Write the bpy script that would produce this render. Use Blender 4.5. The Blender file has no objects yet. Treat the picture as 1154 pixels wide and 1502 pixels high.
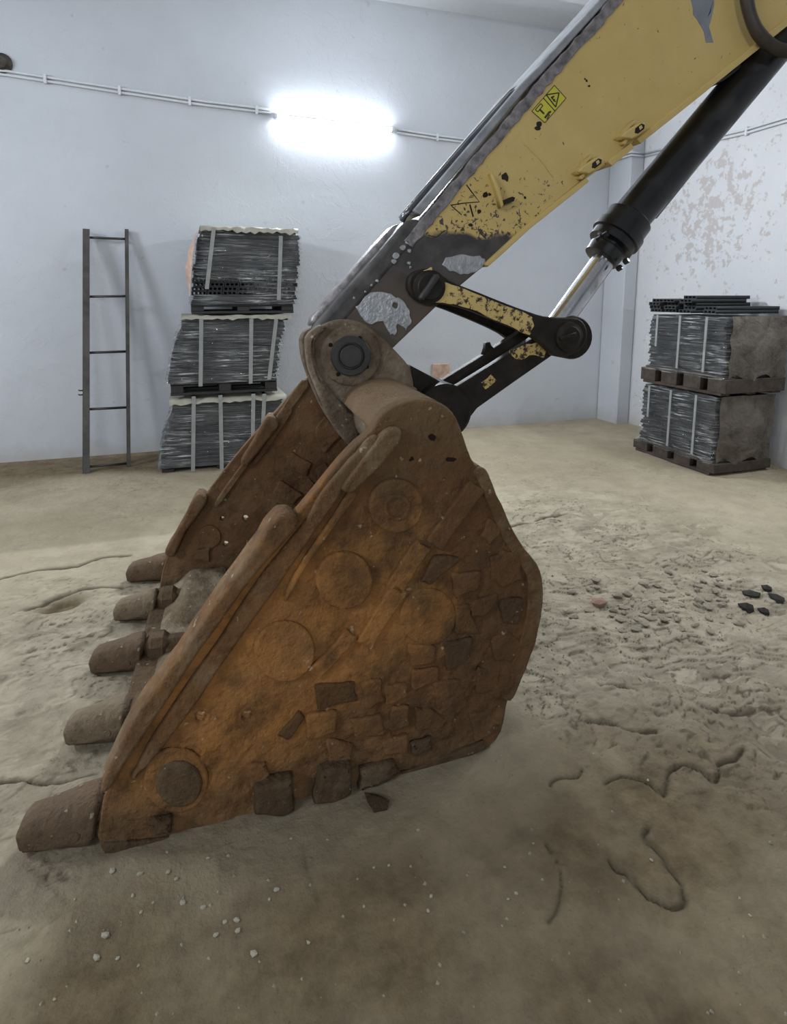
import bpy, bmesh, math, random
import numpy as np
from mathutils import Vector, Matrix
C = bpy.context.scene.collection
random.seed(7)

# ---------------------------------------------------------------- camera, world, light, exposure
FOC, PX, PY, EYE = 900.0, 577.0, 574.0, 1.5          # focal length and principal point for a 1154 x 1502 frame
PITCH, YAW_ROOM, YAW_ARM = 9.0, 18.5, 14.5           # the excavator stands 4 degrees askew to the room

class View:
    """rays of the viewpoint expressed in a frame turned by yaw (room frame or excavator frame)"""
    def __init__(s, yaw):
        p, w = math.radians(PITCH), math.radians(yaw)
        s.f = Vector((math.sin(w)*math.cos(p), math.cos(w)*math.cos(p), -math.sin(p)))
        s.r = Vector((math.cos(w), -math.sin(w), 0)); s.u = s.r.cross(s.f)
        s.o = Vector((0, 0, EYE))
    def hit(s, u, v, p0, n):
        d = s.f + s.r*((u-PX)/FOC) - s.u*((v-PY)/FOC)
        return s.o + d*((Vector(p0)-s.o).dot(Vector(n))/d.dot(Vector(n)))
    def ax(s, u, v, axis, val):
        n = Vector((0, 0, 0)); n[axis] = 1
        return s.hit(u, v, n*val, n)
RM, AR = View(YAW_ROOM), View(YAW_ARM)

cam_d = bpy.data.cameras.new('camera'); cam = bpy.data.objects.new('camera', cam_d); C.objects.link(cam)
cam_d.sensor_fit = 'VERTICAL'; cam_d.sensor_height = 36.0; cam_d.lens = 36.0*FOC/1502.0
cam_d.shift_y = -(751.0-PY)/1502.0
cam.location = (0, 0, EYE)
cam.rotation_euler = Matrix((RM.r, RM.u, -RM.f)).transposed().to_euler()
cam_d.clip_start = 0.05
bpy.context.scene.camera = cam

sc = bpy.context.scene
sc.view_settings.view_transform = 'Standard'; sc.view_settings.look = 'None'
sc.view_settings.gamma = 1.0; sc.view_settings.use_curve_mapping = False
sc.view_settings.exposure = 0.0
world = bpy.data.worlds.new('world'); sc.world = world; world.use_nodes = True
world.node_tree.nodes['Background'].inputs[0].default_value = (0.75, 0.85, 1.0, 1)
world.node_tree.nodes['Background'].inputs[1].default_value = 0.02

def tube_area(name, loc, rot, length, power, col=(0.88, 0.94, 1.0), wid=0.12):
    l = bpy.data.lights.new(name, 'AREA'); l.shape = 'RECTANGLE'; l.size = length; l.size_y = wid
    l.energy = power; l.color = col
    o = bpy.data.objects.new(name, l); C.objects.link(o); o.location = loc; o.rotation_euler = rot
    return o
R = math.radians
TUBE_STRENGTH = 75.0
# the hall's other tube lamps, on walls out of view, and an added fill light
tube_area('tube_light_left_wall', (-4.3, 3.6, 3.1), (R(65), 0, R(-90)), 1.2, 120)
tube_area('tube_light_back_wall_left', (-3.3, 6.08, 3.35), (R(75), 0, R(180)), 1.2, 30)
tube_area('tube_light_left_wall_far', (-4.2, -0.9, 3.3), (R(55), 0, R(-75)), 1.2, 74)
tube_area('fill_light_right_wall', (4.75, 2.7, 3.2), (R(60), 0, R(90)), 1.2, 66)  # added fill light, brightens the floor on the right side
tube_area('tube_light_rear_wall', (-2.0, -8.8, 3.0), (R(78), 0, R(0)), 2.4, 190)

# ---------------------------------------------------------------- helpers
def sid(o, label=None, cat=None, group=None, kind=None):
    if label: o['label'] = label
    if cat: o['category'] = cat
    if group: o['group'] = group
    if kind: o['kind'] = kind
    return o
def empty(name, loc=(0, 0, 0), parent=None):
    o = bpy.data.objects.new(name, None); C.objects.link(o); o.location = loc; o.empty_display_size = 0.1
    if parent: o.parent = parent
    return o
def obj(name, me, mat, parent=None):
    o = bpy.data.objects.new(name, me); C.objects.link(o)
    if mat is not None:
        me.materials.clear(); me.materials.append(mat)
    if parent is not None: o.parent = parent
    return o
def mesh_from(verts, faces, smooth=False):
    me = bpy.data.meshes.new('m'); me.from_pydata([tuple(v) for v in verts], [], faces); me.update()
    if smooth: me.polygons.foreach_set('use_smooth', [True]*len(me.polygons))
    return me
def bm_mesh(bm, smooth=False):
    bm.normal_update()
    me = bpy.data.meshes.new('m'); bm.to_mesh(me); bm.free()
    if smooth: me.polygons.foreach_set('use_smooth', [True]*len(me.polygons))
    return me
def smooth_px(pts, n=4, closed=True):
    out = []; m = len(pts)
    for i in range(m if closed else m-1):
        g = (lambda k: pts[k % m]) if closed else (lambda k: pts[max(0, min(m-1, k))])
        p0, p1, p2, p3 = g(i-1), g(i), g(i+1), g(i+2)
        for k in range(n):
            t = k/n
            out.append(tuple(0.5*((2*p1[j]) + (-p0[j]+p2[j])*t + (2*p0[j]-5*p1[j]+4*p2[j]-p3[j])*t*t + (-p0[j]+3*p1[j]-3*p2[j]+p3[j])*t**3) for j in range(len(p1))))
    if not closed: out.append(tuple(pts[-1]))
    return out
def circ_px(u, v, r, n=28, jit=0.0, ry=None):
    return [(u+r*(1+random.uniform(-jit, jit))*math.cos(2*math.pi*k/n), v+(ry or r)*(1+random.uniform(-jit, jit))*math.sin(2*math.pi*k/n)) for k in range(n)]
def rough_px(pts, amp=1.6, sub=3):
    out = []
    for i in range(len(pts)):
        a, b = pts[i], pts[(i+1) % len(pts)]
        for k in range(sub):
            t = k/sub
            out.append((a[0]+(b[0]-a[0])*t+random.uniform(-amp, amp), a[1]+(b[1]-a[1])*t+random.uniform(-amp, amp)))
    return smooth_px(out, 2)
def worn(pts, _=2): return smooth_px([(u+random.uniform(-1.1, 1.1), v+random.uniform(-1.1, 1.1)) for u, v in smooth_px(pts, 2)], 2)
def strip_px(pts, w0, w1=None, cap=True):
    """closed outline of a band of width w0..w1 along a polyline"""
    if w1 is None: w1 = w0
    L, Rr = [], []; m = len(pts)
    for i, p in enumerate(pts):
        a = pts[max(0, i-1)]; b = pts[min(m-1, i+1)]
        d = Vector((b[0]-a[0], b[1]-a[1])).normalized(); n = Vector((-d.y, d.x)); w = (w0+(w1-w0)*i/(m-1))/2
        L.append((p[0]+n.x*w, p[1]+n.y*w)); Rr.append((p[0]-n.x*w, p[1]-n.y*w))
    return L + Rr[::-1]

def ragged(pts, w0, w1=None, amp=1.0, step=9.0):
    """band along a polyline with unevenly worn edges"""
    if w1 is None: w1 = w0
    ps = []
    for a, b in zip(pts[:-1], pts[1:]):
        n = max(1, int(math.dist(a, b)/step)); ps += [(a[0]+(b[0]-a[0])*k/n, a[1]+(b[1]-a[1])*k/n) for k in range(n)]
    ps.append(tuple(pts[-1])); m = len(ps); L, Rr = [], []
    for i, p in enumerate(ps):
        a = ps[max(0, i-1)]; b = ps[min(m-1, i+1)]; d = Vector((b[0]-a[0], b[1]-a[1])).normalized(); n = Vector((-d.y, d.x)); w = (w0+(w1-w0)*i/(m-1))/2
        u, v = w+random.uniform(-amp, amp), w+random.uniform(-amp, amp)
        L.append((p[0]+n.x*u, p[1]+n.y*u)); Rr.append((p[0]-n.x*v, p[1]-n.y*v))
    return L + Rr[::-1]
class Plane:
    """a vertical (or any) working plane: origin, in-plane axes a, b, and normal n towards the viewer"""
    def __init__(s, o, a, view, b=(0, 0, 1)):
        s.o = Vector(o); s.a = Vector(a).normalized(); s.b = Vector(b).normalized(); s.n = s.a.cross(s.b); s.view = view
    def st(s, u, v, off=0.0):
        p = s.view.hit(u, v, s.o+s.n*off, s.n)-s.o
        return p.dot(s.a), p.dot(s.b)
    def w(s, a, b, off=0.0): return s.o+s.a*a+s.b*b+s.n*off
    def at(s, u, v, off=0.0): return s.w(*s.st(u, v, off), off)
def extrude_2d(loops, plane, front, back, bevel):
    """loops of (a,b) metres in the plane: first the outline, then holes; solid from front to back along the normal"""
    cu = bpy.data.curves.new('c', 'CURVE'); cu.dimensions = '2D'; cu.fill_mode = 'BOTH'
    for lp in loops:
        sp = cu.splines.new('POLY'); sp.points.add(len(lp)-1); sp.use_cyclic_u = True
        for q, (a, b) in zip(sp.points, lp): q.co = (a, b, 0, 1)
    th = (front-back)/2
    bevel = min(bevel, th*0.95)
    cu.extrude = th-bevel; cu.bevel_depth = bevel; cu.bevel_resolution = 2; cu.offset = -bevel
    o = bpy.data.objects.new('c', cu)
    me = bpy.data.meshes.new_from_object(o)
    bpy.data.objects.remove(o); bpy.data.curves.remove(cu)
    mid = (front+back)/2
    m = Matrix.Identity(4)
    for i in range(3):
        m[i][0] = plane.a[i]; m[i][1] = plane.b[i]; m[i][2] = plane.n[i]; m[i][3] = plane.o[i]+plane.n[i]*mid
    me.transform(m)
    bm = bmesh.new(); bm.from_mesh(me); bmesh.ops.remove_doubles(bm, verts=bm.verts, dist=1e-5)
    bmesh.ops.recalc_face_normals(bm, faces=bm.faces); bm.to_mesh(me); bm.free()
    return me
def shift_mesh(me, base):
    me.transform(Matrix.Translation(-Vector(base))); return me
def prism(name, pts, plane, front, back, mat, parent, bevel=0.004, holes=(), base=(0, 0, 0)):
    lp = [[plane.st(u, v, front) for u, v in pts]] + [[plane.st(u, v, front) for u, v in h] for h in holes]
    me = shift_mesh(extrude_2d(lp, plane, front, back, bevel), base)
    return obj(name, me, mat, parent)
def tube_mesh(path, rad, seg=10, cap=True, ripple=0.0):
    vs, fs = [], []; m = len(path); path = [Vector(p) for p in path]; up = None
    for i, p in enumerate(path):
        d = (path[min(m-1, i+1)]-path[max(0, i-1)]).normalized()
        if up is None: up = d.orthogonal().normalized()
        up = (up-d*up.dot(d)).normalized(); s = d.cross(up)
        r = rad[i] if hasattr(rad, '__len__') else rad
        r *= 1+ripple*(1 if i % 2 else -1)
        for k in range(seg):
            a = 2*math.pi*k/seg; vs.append(p+up*(r*math.cos(a))+s*(r*math.sin(a)))
    for i in range(m-1):
        for k in range(seg):
            fs.append((i*seg+k, i*seg+(k+1) % seg, (i+1)*seg+(k+1) % seg, (i+1)*seg+k))
    if cap: fs += [tuple(range(seg))[::-1], tuple((m-1)*seg+k for k in range(seg))]
    me = mesh_from(vs, fs)
    me.polygons.foreach_set('use_smooth', [len(p.vertices) == 4 for p in me.polygons])
    return me
def lathe_mesh(a, b, prof, seg=32):
    """profile of (distance along a->b in metres, radius)"""
    a, b = Vector(a), Vector(b); d = (b-a).normalized()
    vs, fs = [], []; up = d.orthogonal().normalized(); s = d.cross(up)
    for t, r in prof:
        for k in range(seg):
            g = 2*math.pi*k/seg; vs.append(a+d*t+up*(r*math.cos(g))+s*(r*math.sin(g)))
    m = len(prof)
    for i in range(m-1):
        for k in range(seg):
            fs.append((i*seg+k, i*seg+(k+1) % seg, (i+1)*seg+(k+1) % seg, (i+1)*seg+k))
    fs += [tuple(range(seg))[::-1], tuple((m-1)*seg+k for k in range(seg))]
    me = mesh_from(vs, fs)
    bm = bmesh.new(); bm.from_mesh(me); bmesh.ops.recalc_face_normals(bm, faces=bm.faces)
    for e in bm.edges:
        if len(e.link_faces) == 2 and e.calc_face_angle(0) > 0.6: e.smooth = False
    for f in bm.faces: f.smooth = True
    bm.to_mesh(me); bm.free()
    return me
def box_mesh(x0, x1, y0, y1, z0, z1, bev=0.0):
    bm = bmesh.new(); bmesh.ops.create_cube(bm, size=1)
    for v in bm.verts: v.co = Vector(((x0+x1)/2+v.co.x*(x1-x0), (y0+y1)/2+v.co.y*(y1-y0), (z0+z1)/2+v.co.z*(z1-z0)))
    if bev: bmesh.ops.bevel(bm, geom=bm.edges[:], offset=bev, segments=1, affect='EDGES')
    return bm_mesh(bm)
def join_meshes(ms):
    bm = bmesh.new()
    for m in ms: bm.from_mesh(m)
    return bm_mesh(bm)
class Noise:
    def __init__(s, seed, n=64): s.g = np.random.default_rng(seed).random((n, n)); s.n = n
    def at(s, x, y):
        xi = np.floor(x).astype(int); yi = np.floor(y).astype(int); fx = x-xi; fy = y-yi
        fx = fx*fx*(3-2*fx); fy = fy*fy*(3-2*fy); g = s.g; n = s.n
        a = g[xi % n, yi % n]; b = g[(xi+1) % n, yi % n]; c = g[xi % n, (yi+1) % n]; d = g[(xi+1) % n, (yi+1) % n]
        return (a*(1-fx)+b*fx)*(1-fy)+(c*(1-fx)+d*fx)*fy
    def fbm(s, x, y, o=4, gain=0.5):
        t = 0; a = 1; tot = 0
        for k in range(o): t = t+a*s.at(x*2**k+k*17.3, y*2**k+k*9.1); tot += a; a *= gain
        return t/tot

# ---------------------------------------------------------------- materials
class M:
    def __init__(s, name, rough=0.7, metal=0.0, spec=0.5):
        s.m = bpy.data.materials.new(name); s.m.use_nodes = True; s.t = s.m.node_tree; s.n = s.t.nodes
        s.b = s.n['Principled BSDF']; s.b.inputs['Roughness'].default_value = rough; s.b.inputs['Metallic'].default_value = metal
        s.b.inputs['Specular IOR Level'].default_value = spec
        s.tc = s.n.new('ShaderNodeTexCoord'); s.co = s.tc.outputs['Object']
    def link(s, a, b): s.t.links.new(a, b)
    def mapped(s, scale, co=None):
        mp = s.n.new('ShaderNodeMapping'); mp.inputs['Scale'].default_value = scale; s.link(co or s.co, mp.inputs['Vector']); return mp.outputs[0]
    def noise(s, scale, detail=5, rough=0.55, dist=0.0, co=None):
        k = s.n.new('ShaderNodeTexNoise'); k.inputs['Scale'].default_value = scale; k.inputs['Detail'].default_value = detail
        k.inputs['Roughness'].default_value = rough; k.inputs['Distortion'].default_value = dist; s.link(co or s.co, k.inputs['Vector']); return k.outputs[0]
    def voro(s, scale, feature='F1', co=None):
        k = s.n.new('ShaderNodeTexVoronoi'); k.feature = feature; k.inputs['Scale'].default_value = scale; s.link(co or s.co, k.inputs['Vector']); return k.outputs['Distance']
    def ramp(s, f, stops):
        k = s.n.new('ShaderNodeValToRGB'); e = k.color_ramp.elements
        while len(e) < len(stops): e.new(0.5)
        for q, (p, c) in zip(e, stops):
            q.position = p; q.color = (c, c, c, 1) if isinstance(c, (int, float)) else (*c, 1)
        s.link(f, k.inputs[0]); return k.outputs[0]
    def mix(s, f, a, b):
        k = s.n.new('ShaderNodeMix'); k.data_type = 'RGBA'
        for sock, v in ((k.inputs[0], f), (k.inputs[6], a), (k.inputs[7], b)):
            if isinstance(v, (int, float)): sock.default_value = v
            elif isinstance(v, tuple): sock.default_value = (*v, 1)
            else: s.link(v, sock)
        return k.outputs[2]
    def math(s, op, a, b=0.0, clamp=False):
        k = s.n.new('ShaderNodeMath'); k.operation = op; k.use_clamp = clamp
        for sock, v in zip(k.inputs, (a, b)):
            if isinstance(v, (int, float)): sock.default_value = v
            else: s.link(v, sock)
        return k.outputs[0]
    def axis(s, i, co=None):
        k = s.n.new('ShaderNodeSeparateXYZ'); s.link(co or s.co, k.inputs[0]); return k.outputs[i]
    def attr(s, name):
        k = s.n.new('ShaderNodeAttribute'); k.attribute_name = name; return k.outputs['Fac']
    def color(s, c):
        if isinstance(c, tuple): s.b.inputs['Base Color'].default_value = (*c, 1)
        else: s.link(c, s.b.inputs['Base Color'])
        return s
    def rough(s, r): s.link(r, s.b.inputs['Roughness']); return s
    def bump(s, h, strength=0.5, dist=0.01):
        k = s.n.new('ShaderNodeBump'); k.inputs['Strength'].default_value = strength; k.inputs['Distance'].default_value = dist
        s.link(h, k.inputs['Height']); s.link(k.outputs[0], s.b.inputs['Normal']); return s
    def spread(s, f, lo, hi):
        k = s.n.new('ShaderNodeMapRange'); k.inputs[1].default_value = lo; k.inputs[2].default_value = hi; s.link(f, k.inputs[0]); return k.outputs[0]

def mat_rust(name, orange=(0.37, 0.168, 0.050), brown=(0.12, 0.062, 0.027), dust=(0.22, 0.155, 0.085), dust_amt=0.3, top_dust=True):
    m = M(name, 0.85, 0.0, 0.25)
    n1 = m.noise(2.6, 6, 0.6, 0.4); n2 = m.noise(11, 6, 0.65); n3 = m.noise(60, 4, 0.6)
    f1 = m.ramp(n1, [(0.42, 0), (0.68, 1)])
    if top_dust:                                       # fresh orange rust on the plate's forward half
        k = m.n.new('ShaderNodeVectorMath'); k.operation = 'DISTANCE'; m.link(m.co, k.inputs[0]); k.inputs[1].default_value = (-0.75, -0.1, 0.52)
        f1 = m.math('MULTIPLY', m.math('ADD', f1, 0.55), m.spread(m.math('ADD', k.outputs['Value'], m.math('MULTIPLY', m.math('SUBTRACT', n2, 0.5), 0.5)), 0.62, 0.12), True)
        f1 = m.math('ADD', f1, m.math('MULTIPLY', m.ramp(n1, [(0.5, 0), (0.75, 1)]), 0.35), True)
    c = m.mix(f1, brown, orange)
    c = m.mix(m.math('MULTIPLY', m.ramp(n2, [(0.45, 0), (0.7, 1)]), 0.6), c, (0.05, 0.028, 0.015))
    d = m.ramp(m.noise(5.0, 8, 0.7), [(0.5, 0), (0.75, 1)])
    if top_dust:
        z = m.axis(2); zz = m.math('ADD', z, m.math('MULTIPLY', m.math('SUBTRACT', n2, 0.5), 0.5))
        hi = m.spread(zz, 0.95, 1.3); lo = m.math('MULTIPLY', m.spread(zz, 0.2, 0.0), 0.35)
        d = m.math('ADD', m.math('MULTIPLY', d, dust_amt), m.math('MULTIPLY', m.math('ADD', hi, lo), 0.6), True)
    else: d = m.math('MULTIPLY', d, dust_amt)
    c = m.mix(d, c, dust)
    sp = m.ramp(m.noise(38, 2, 0.5), [(0.70, 0), (0.74, 1)])
    c = m.mix(m.math('MULTIPLY', sp, 0.5), c, (0.5, 0.42, 0.3))
    m.color(c)
    h = m.math('ADD', m.math('MULTIPLY', m.noise(9, 6, 0.6), 2.2), m.math('MULTIPLY', m.noise(28, 5, 0.65), 0.8))
    h = m.math('ADD', h, m.math('MULTIPLY', n3, 0.4))
    m.bump(h, 0.75, 0.017)
    return m.m
RUST = mat_rust('rusty_steel')
RUST_IN2 = mat_rust('rusty_steel_dark', (0.13, 0.066, 0.025), (0.08, 0.046, 0.024), (0.17, 0.12, 0.07), 0.3)
RUST_IN = mat_rust('rusty_steel_inside', (0.21, 0.098, 0.038), (0.145, 0.078, 0.038), (0.26, 0.195, 0.12), 0.4)
RUST_EDGE = mat_rust('rusty_edge', (0.19, 0.095, 0.038), (0.13, 0.072, 0.034), (0.30, 0.23, 0.14), 0.6)
RUST_DUSTY = mat_rust('dusty_steel', (0.20, 0.145, 0.098), (0.14, 0.105, 0.075), (0.32, 0.275, 0.205), 0.9, False)
MUD = mat_rust('mud_steel', (0.12, 0.072, 0.035), (0.085, 0.055, 0.03), (0.22, 0.17, 0.105), 0.7, False)
TOOTH = mat_rust('tooth_steel', (0.16, 0.10, 0.058), (0.12, 0.08, 0.05), (0.24, 0.19, 0.125), 0.7, False)
def mat_simple(name, c, rough=0.6, metal=0.0, spec=0.5, var=0.3, scale=12, bump=0.2, bscale=40):
    m = M(name, rough, metal, spec); n = m.noise(scale, 5, 0.6)
    m.color(m.mix(m.ramp(n, [(0.3, 0), (0.7, 1)]), tuple(x*(1-var) for x in c), tuple(min(1, x*(1+var)) for x in c)))
    m.bump(m.noise(bscale, 4, 0.6), bump, 0.004)
    return m.m
DARK = mat_simple('dark_greasy_steel', (0.020, 0.016, 0.012), 0.62, 0.0, 0.25, 0.6, 12, 0.5, 30)
PIT = mat_simple('hole_dark', (0.022, 0.014, 0.009), 0.95, 0, 0.1)
PINCAP = mat_simple('pin_cap_steel', (0.045, 0.042, 0.042), 0.5, 0.3)
def mat_barrel():
    m = M('black_cylinder_paint', 0.32, 0.0, 0.5)
    d = m.ramp(m.noise(7, 6, 0.65), [(0.5, 0), (0.72, 1)])
    m.color(m.mix(m.math('MULTIPLY', d, 0.6), (0.010, 0.010, 0.011), (0.045, 0.042, 0.04)))
    m.rough(m.ramp(d, [(0, 0.3), (1, 0.7)])); m.bump(m.noise(50, 3), 0.1, 0.003); return m.m
BLACK = mat_barrel()
def mat_chrome():
    m = M('chrome_rod', 0.16, 1.0); n = m.noise(9, 6, 0.7)
    m.color(m.mix(m.ramp(n, [(0.5, 0), (0.75, 1)]), (0.62, 0.63, 0.66), (0.30, 0.29, 0.28)))
    m.rough(m.ramp(n, [(0.4, 0.14), (0.8, 0.4)])); return m.m
CHROME = mat_chrome()
def mat_yellow(worn, name):
    """yellow paint, worn through to dark steel; worn: 'stick' wears by height, 'link' all over"""
    m = M(name, 0.5, 0.0, 0.4)
    y = m.mix(m.ramp(m.noise(2.2, 5, 0.6), [(0.35, 0), (0.65, 1)]), (0.60, 0.435, 0.15), (0.66, 0.49, 0.195))
    y = m.mix(m.math('MULTIPLY', m.ramp(m.noise(9, 6, 0.7), [(0.45, 0), (0.8, 1)]), 0.35), y, (0.46, 0.34, 0.16))
    dark = m.mix(m.ramp(m.noise(14, 5), [(0.35, 0), (0.65, 1)]), (0.045, 0.040, 0.042), (0.09, 0.08, 0.078))
    n = m.noise(44 if worn == 'link' else 26, 7, 0.75); n2 = m.noise(5, 4, 0.6)
    if worn == 'stick':
        z = m.axis(2)
        t = m.math('ADD', z, m.math('MULTIPLY', m.math('SUBTRACT', n2, 0.5), 0.10))
        base = m.spread(t, 1.735, 1.715)
        scuffz = m.math('MULTIPLY', m.spread(z, 2.05, 1.72), 0.105)
        x = m.axis(0); scuffz = m.math('MULTIPLY', scuffz, m.spread(x, 0.95, 0.55))
        chips = m.ramp(m.math('ADD', m.noise(48, 6, 0.66, 0.8), m.math('MULTIPLY', scuffz, 1.25)), [(0.675, 0), (0.69, 1)])
        f = m.math('MAXIMUM', base, chips)
        dark = m.mix(m.spread(z, 1.62, 1.48), dark, m.mix(m.noise(10, 5), (0.075, 0.058, 0.045), (0.13, 0.10, 0.075)))
    elif worn == 'link':
        f = m.ramp(m.math('ADD', m.math('MULTIPLY', n, 0.85), m.math('MULTIPLY', n2, 0.15)), [(0.515, 0), (0.55, 1)])
        dark = (0.03, 0.024, 0.018)
    else:
        f = m.ramp(n, [(0.70, 0), (0.73, 1)])
    m.color(m.mix(f, y, dark)); m.rough(m.ramp(f, [(0, 0.45), (1, 0.6)]))
    m.bump(m.math('SUBTRACT', m.math('MULTIPLY', m.noise(22, 4), 0.3), f), 0.25, 0.003)
    return m.m
YSTICK = mat_yellow('stick', 'worn_yellow_paint'); YLINK = mat_yellow('link', 'scuffed_yellow_paint'); YEL = mat_yellow('', 'yellow_paint')
WELD = mat_simple('weld_edge_steel', (0.23, 0.21, 0.215), 0.4, 0.3, 0.5, 0.6, 30, 0.9, 45)
GUARD = mat_simple('dark_guard_steel', (0.075, 0.07, 0.068), 0.55, 0.1, 0.4, 0.5, 12, 0.7, 30)
GREYTOP = mat_simple('grey_steel_top', (0.30, 0.31, 0.33), 0.5, 0.1, 0.5, 0.4, 9, 0.4, 30)
BARE = mat_simple('bare_scraped_steel', (0.42, 0.43, 0.45), 0.4, 0.6, 0.5, 0.25, 30, 0.9, 55)
GREYPATCH = mat_simple('grey_primer', (0.24, 0.25, 0.29), 0.6, 0, 0.4, 0.15)
SHINY = mat_simple('pipe_steel', (0.13, 0.13, 0.14), 0.22, 0.7, 0.5, 0.3)

def mat_plaster(name, c, peel=False):
    m = M(name, 0.9, 0, 0.2)
    n = m.noise(0.9, 6, 0.6); n2 = m.noise(7, 6, 0.65)
    col = m.mix(m.ramp(n, [(0.3, 0), (0.7, 1)]), tuple(x*0.93 for x in c), tuple(min(1, x*1.05) for x in c))
    spots = m.ramp(m.noise(9, 3, 0.5), [(0.71, 0), (0.745, 1)])
    col = m.mix(m.math('MULTIPLY', spots, 0.35), col, (0.33, 0.32, 0.32))
    z = m.axis(2)
    base = m.spread(m.math('ADD', z, m.math('MULTIPLY', n2, 0.35)), 0.36, 0.10)
    col = m.mix(m.math('MULTIPLY', base, 0.55), col, (0.36, 0.31, 0.25))
    h = m.math('ADD', m.math('MULTIPLY', n2, 0.5), m.math('MULTIPLY', m.noise(34, 4, 0.6), 0.18))
    h = m.math('ADD', h, m.math('MULTIPLY', m.ramp(m.noise(2.3, 7, 0.7, 0.5), [(0.50, 0), (0.53, 1)]), 0.22))
    if peel:
        zc = m.math('SUBTRACT', 1.0, m.math('MULTIPLY', m.math('ABSOLUTE', m.math('SUBTRACT', z, 2.25)), 1.1), True)
        yc = m.math('SUBTRACT', 1.0, m.math('MULTIPLY', m.math('ABSOLUTE', m.math('SUBTRACT', m.axis(1), 4.85)), 0.95), True)
        zone = m.math('MULTIPLY', zc, yc)
        pl = m.ramp(m.math('ADD', m.noise(11, 8, 0.7), m.math('MULTIPLY', zone, 0.155)), [(0.61, 0), (0.63, 1)])
        col = m.mix(m.math('MULTIPLY', pl, 0.8), col, (0.47, 0.43, 0.415))
        h = m.math('SUBTRACT', h, m.math('MULTIPLY', pl, 0.5))
    m.color(col); m.bump(h, 0.28, 0.02)
    return m.m
WALLC = (0.52, 0.54, 0.58)
PLASTER = mat_plaster('whitewashed_plaster', WALLC); PLASTER_PEEL = mat_plaster('peeling_plaster', (0.62, 0.625, 0.65), True)
CEIL = mat_plaster('ceiling_plaster', (0.58, 0.60, 0.63))
def mat_floor():
    m = M('dusty_concrete', 0.92, 0, 0.2)
    n1 = m.noise(0.8, 7, 0.6, 0.3); n2 = m.noise(6, 7, 0.65); n3 = m.noise(45, 5, 0.6)
    c = m.mix(m.ramp(n1, [(0.32, 0), (0.68, 1)]), (0.28, 0.235, 0.155), (0.42, 0.365, 0.26))
    c = m.mix(m.math('MULTIPLY', m.ramp(n2, [(0.42, 0), (0.72, 1)]), 0.45), c, (0.235, 0.19, 0.135))
    c = m.mix(m.math('MULTIPLY', m.ramp(n3, [(0.55, 0), (0.75, 1)]), 0.3), c, (0.42, 0.39, 0.33))
    c = m.mix(m.attr('flake'), c, m.mix(m.ramp(n2, [(0.4, 0), (0.6, 1)]), (0.36, 0.315, 0.235), (0.24, 0.205, 0.15)))
    tn = m.attr('tone'); c = m.mix(m.spread(tn, 0.55, 1.0), c, (0.42, 0.375, 0.285)); c = m.mix(m.math('MULTIPLY', m.spread(tn, 0.45, 0.0), 0.6), c, (0.19, 0.16, 0.12))
    c = m.mix(m.attr('dirt_shade'), c, m.mix(m.ramp(m.noise(9, 8, 0.72), [(0.36, 0), (0.64, 1)]), (0.085, 0.060, 0.032), (0.175, 0.130, 0.076)))  # brown dirt, deepened to carry painted shade as well
    c = m.mix(m.attr('crack'), c, (0.07, 0.055, 0.035))
    sp = m.ramp(m.voro(26), [(0.06, 1), (0.085, 0)])
    c = m.mix(m.math('MULTIPLY', sp, 0.35), c, (0.12, 0.10, 0.08))
    pit = m.ramp(m.noise(75, 3, 0.55), [(0.66, 0), (0.72, 1)]); c = m.mix(m.math('MULTIPLY', pit, 0.4), c, (0.07, 0.055, 0.035))
    m.color(c)
    m.bump(m.math('ADD', m.math('MULTIPLY', n2, 0.5), m.math('ADD', m.math('MULTIPLY', n3, 0.35), m.math('MULTIPLY', m.noise(140, 3, 0.6), 0.12))), 0.7, 0.018)
    return m.m
FLOOR = mat_floor()
def mat_film():
    m = M('stretch_film', 0.12, 0, 0.5); n = m.n; t = m.t
    st = m.noise(1.0, 6, 0.65, 0.8, m.mapped((4, 4, 75))); big = m.noise(3.5, 4, 0.6)
    zone = m.ramp(m.noise(2.6, 4, 0.6), [(0.36, 0), (0.62, 1)])
    fac = m.math('MULTIPLY', m.ramp(st, [(0.53, 0), (0.585, 0.35), (0.66, 0.62)]), zone)  # whitish film folds, with lamp glints painted in as white streaks
    fac = m.math('ADD', fac, m.math('MULTIPLY', m.ramp(big, [(0.55, 0), (0.8, 1)]), 0.07))
    fac = m.math('ADD', fac, 0.006)
    tr = n.new('ShaderNodeBsdfTransparent'); df = n.new('ShaderNodeBsdfDiffuse'); df.inputs[0].default_value = (0.72, 0.74, 0.74, 1)
    gl = n.new('ShaderNodeBsdfGlossy'); gl.inputs['Roughness'].default_value = 0.10; gl.inputs[0].default_value = (0.9, 0.92, 0.95, 1)
    bp = n.new('ShaderNodeBump'); bp.inputs['Strength'].default_value = 1.0; bp.inputs['Distance'].default_value = 0.05
    hh = m.math('ADD', st, m.math('MULTIPLY', m.noise(14, 4, 0.6), 0.5)); m.link(hh, bp.inputs['Height'])
    m.link(bp.outputs[0], gl.inputs['Normal'])
    a = n.new('ShaderNodeMixShader'); m.link(fac, a.inputs[0]); m.link(tr.outputs[0], a.inputs[1]); m.link(df.outputs[0], a.inputs[2])
    b = n.new('ShaderNodeMixShader'); b.inputs[0].default_value = 0.11; m.link(a.outputs[0], b.inputs[1]); m.link(gl.outputs[0], b.inputs[2])
    m.link(b.outputs[0], n['Material Output'].inputs[0]); n.remove(m.b)
    return m.m
FILM = mat_film()
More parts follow.
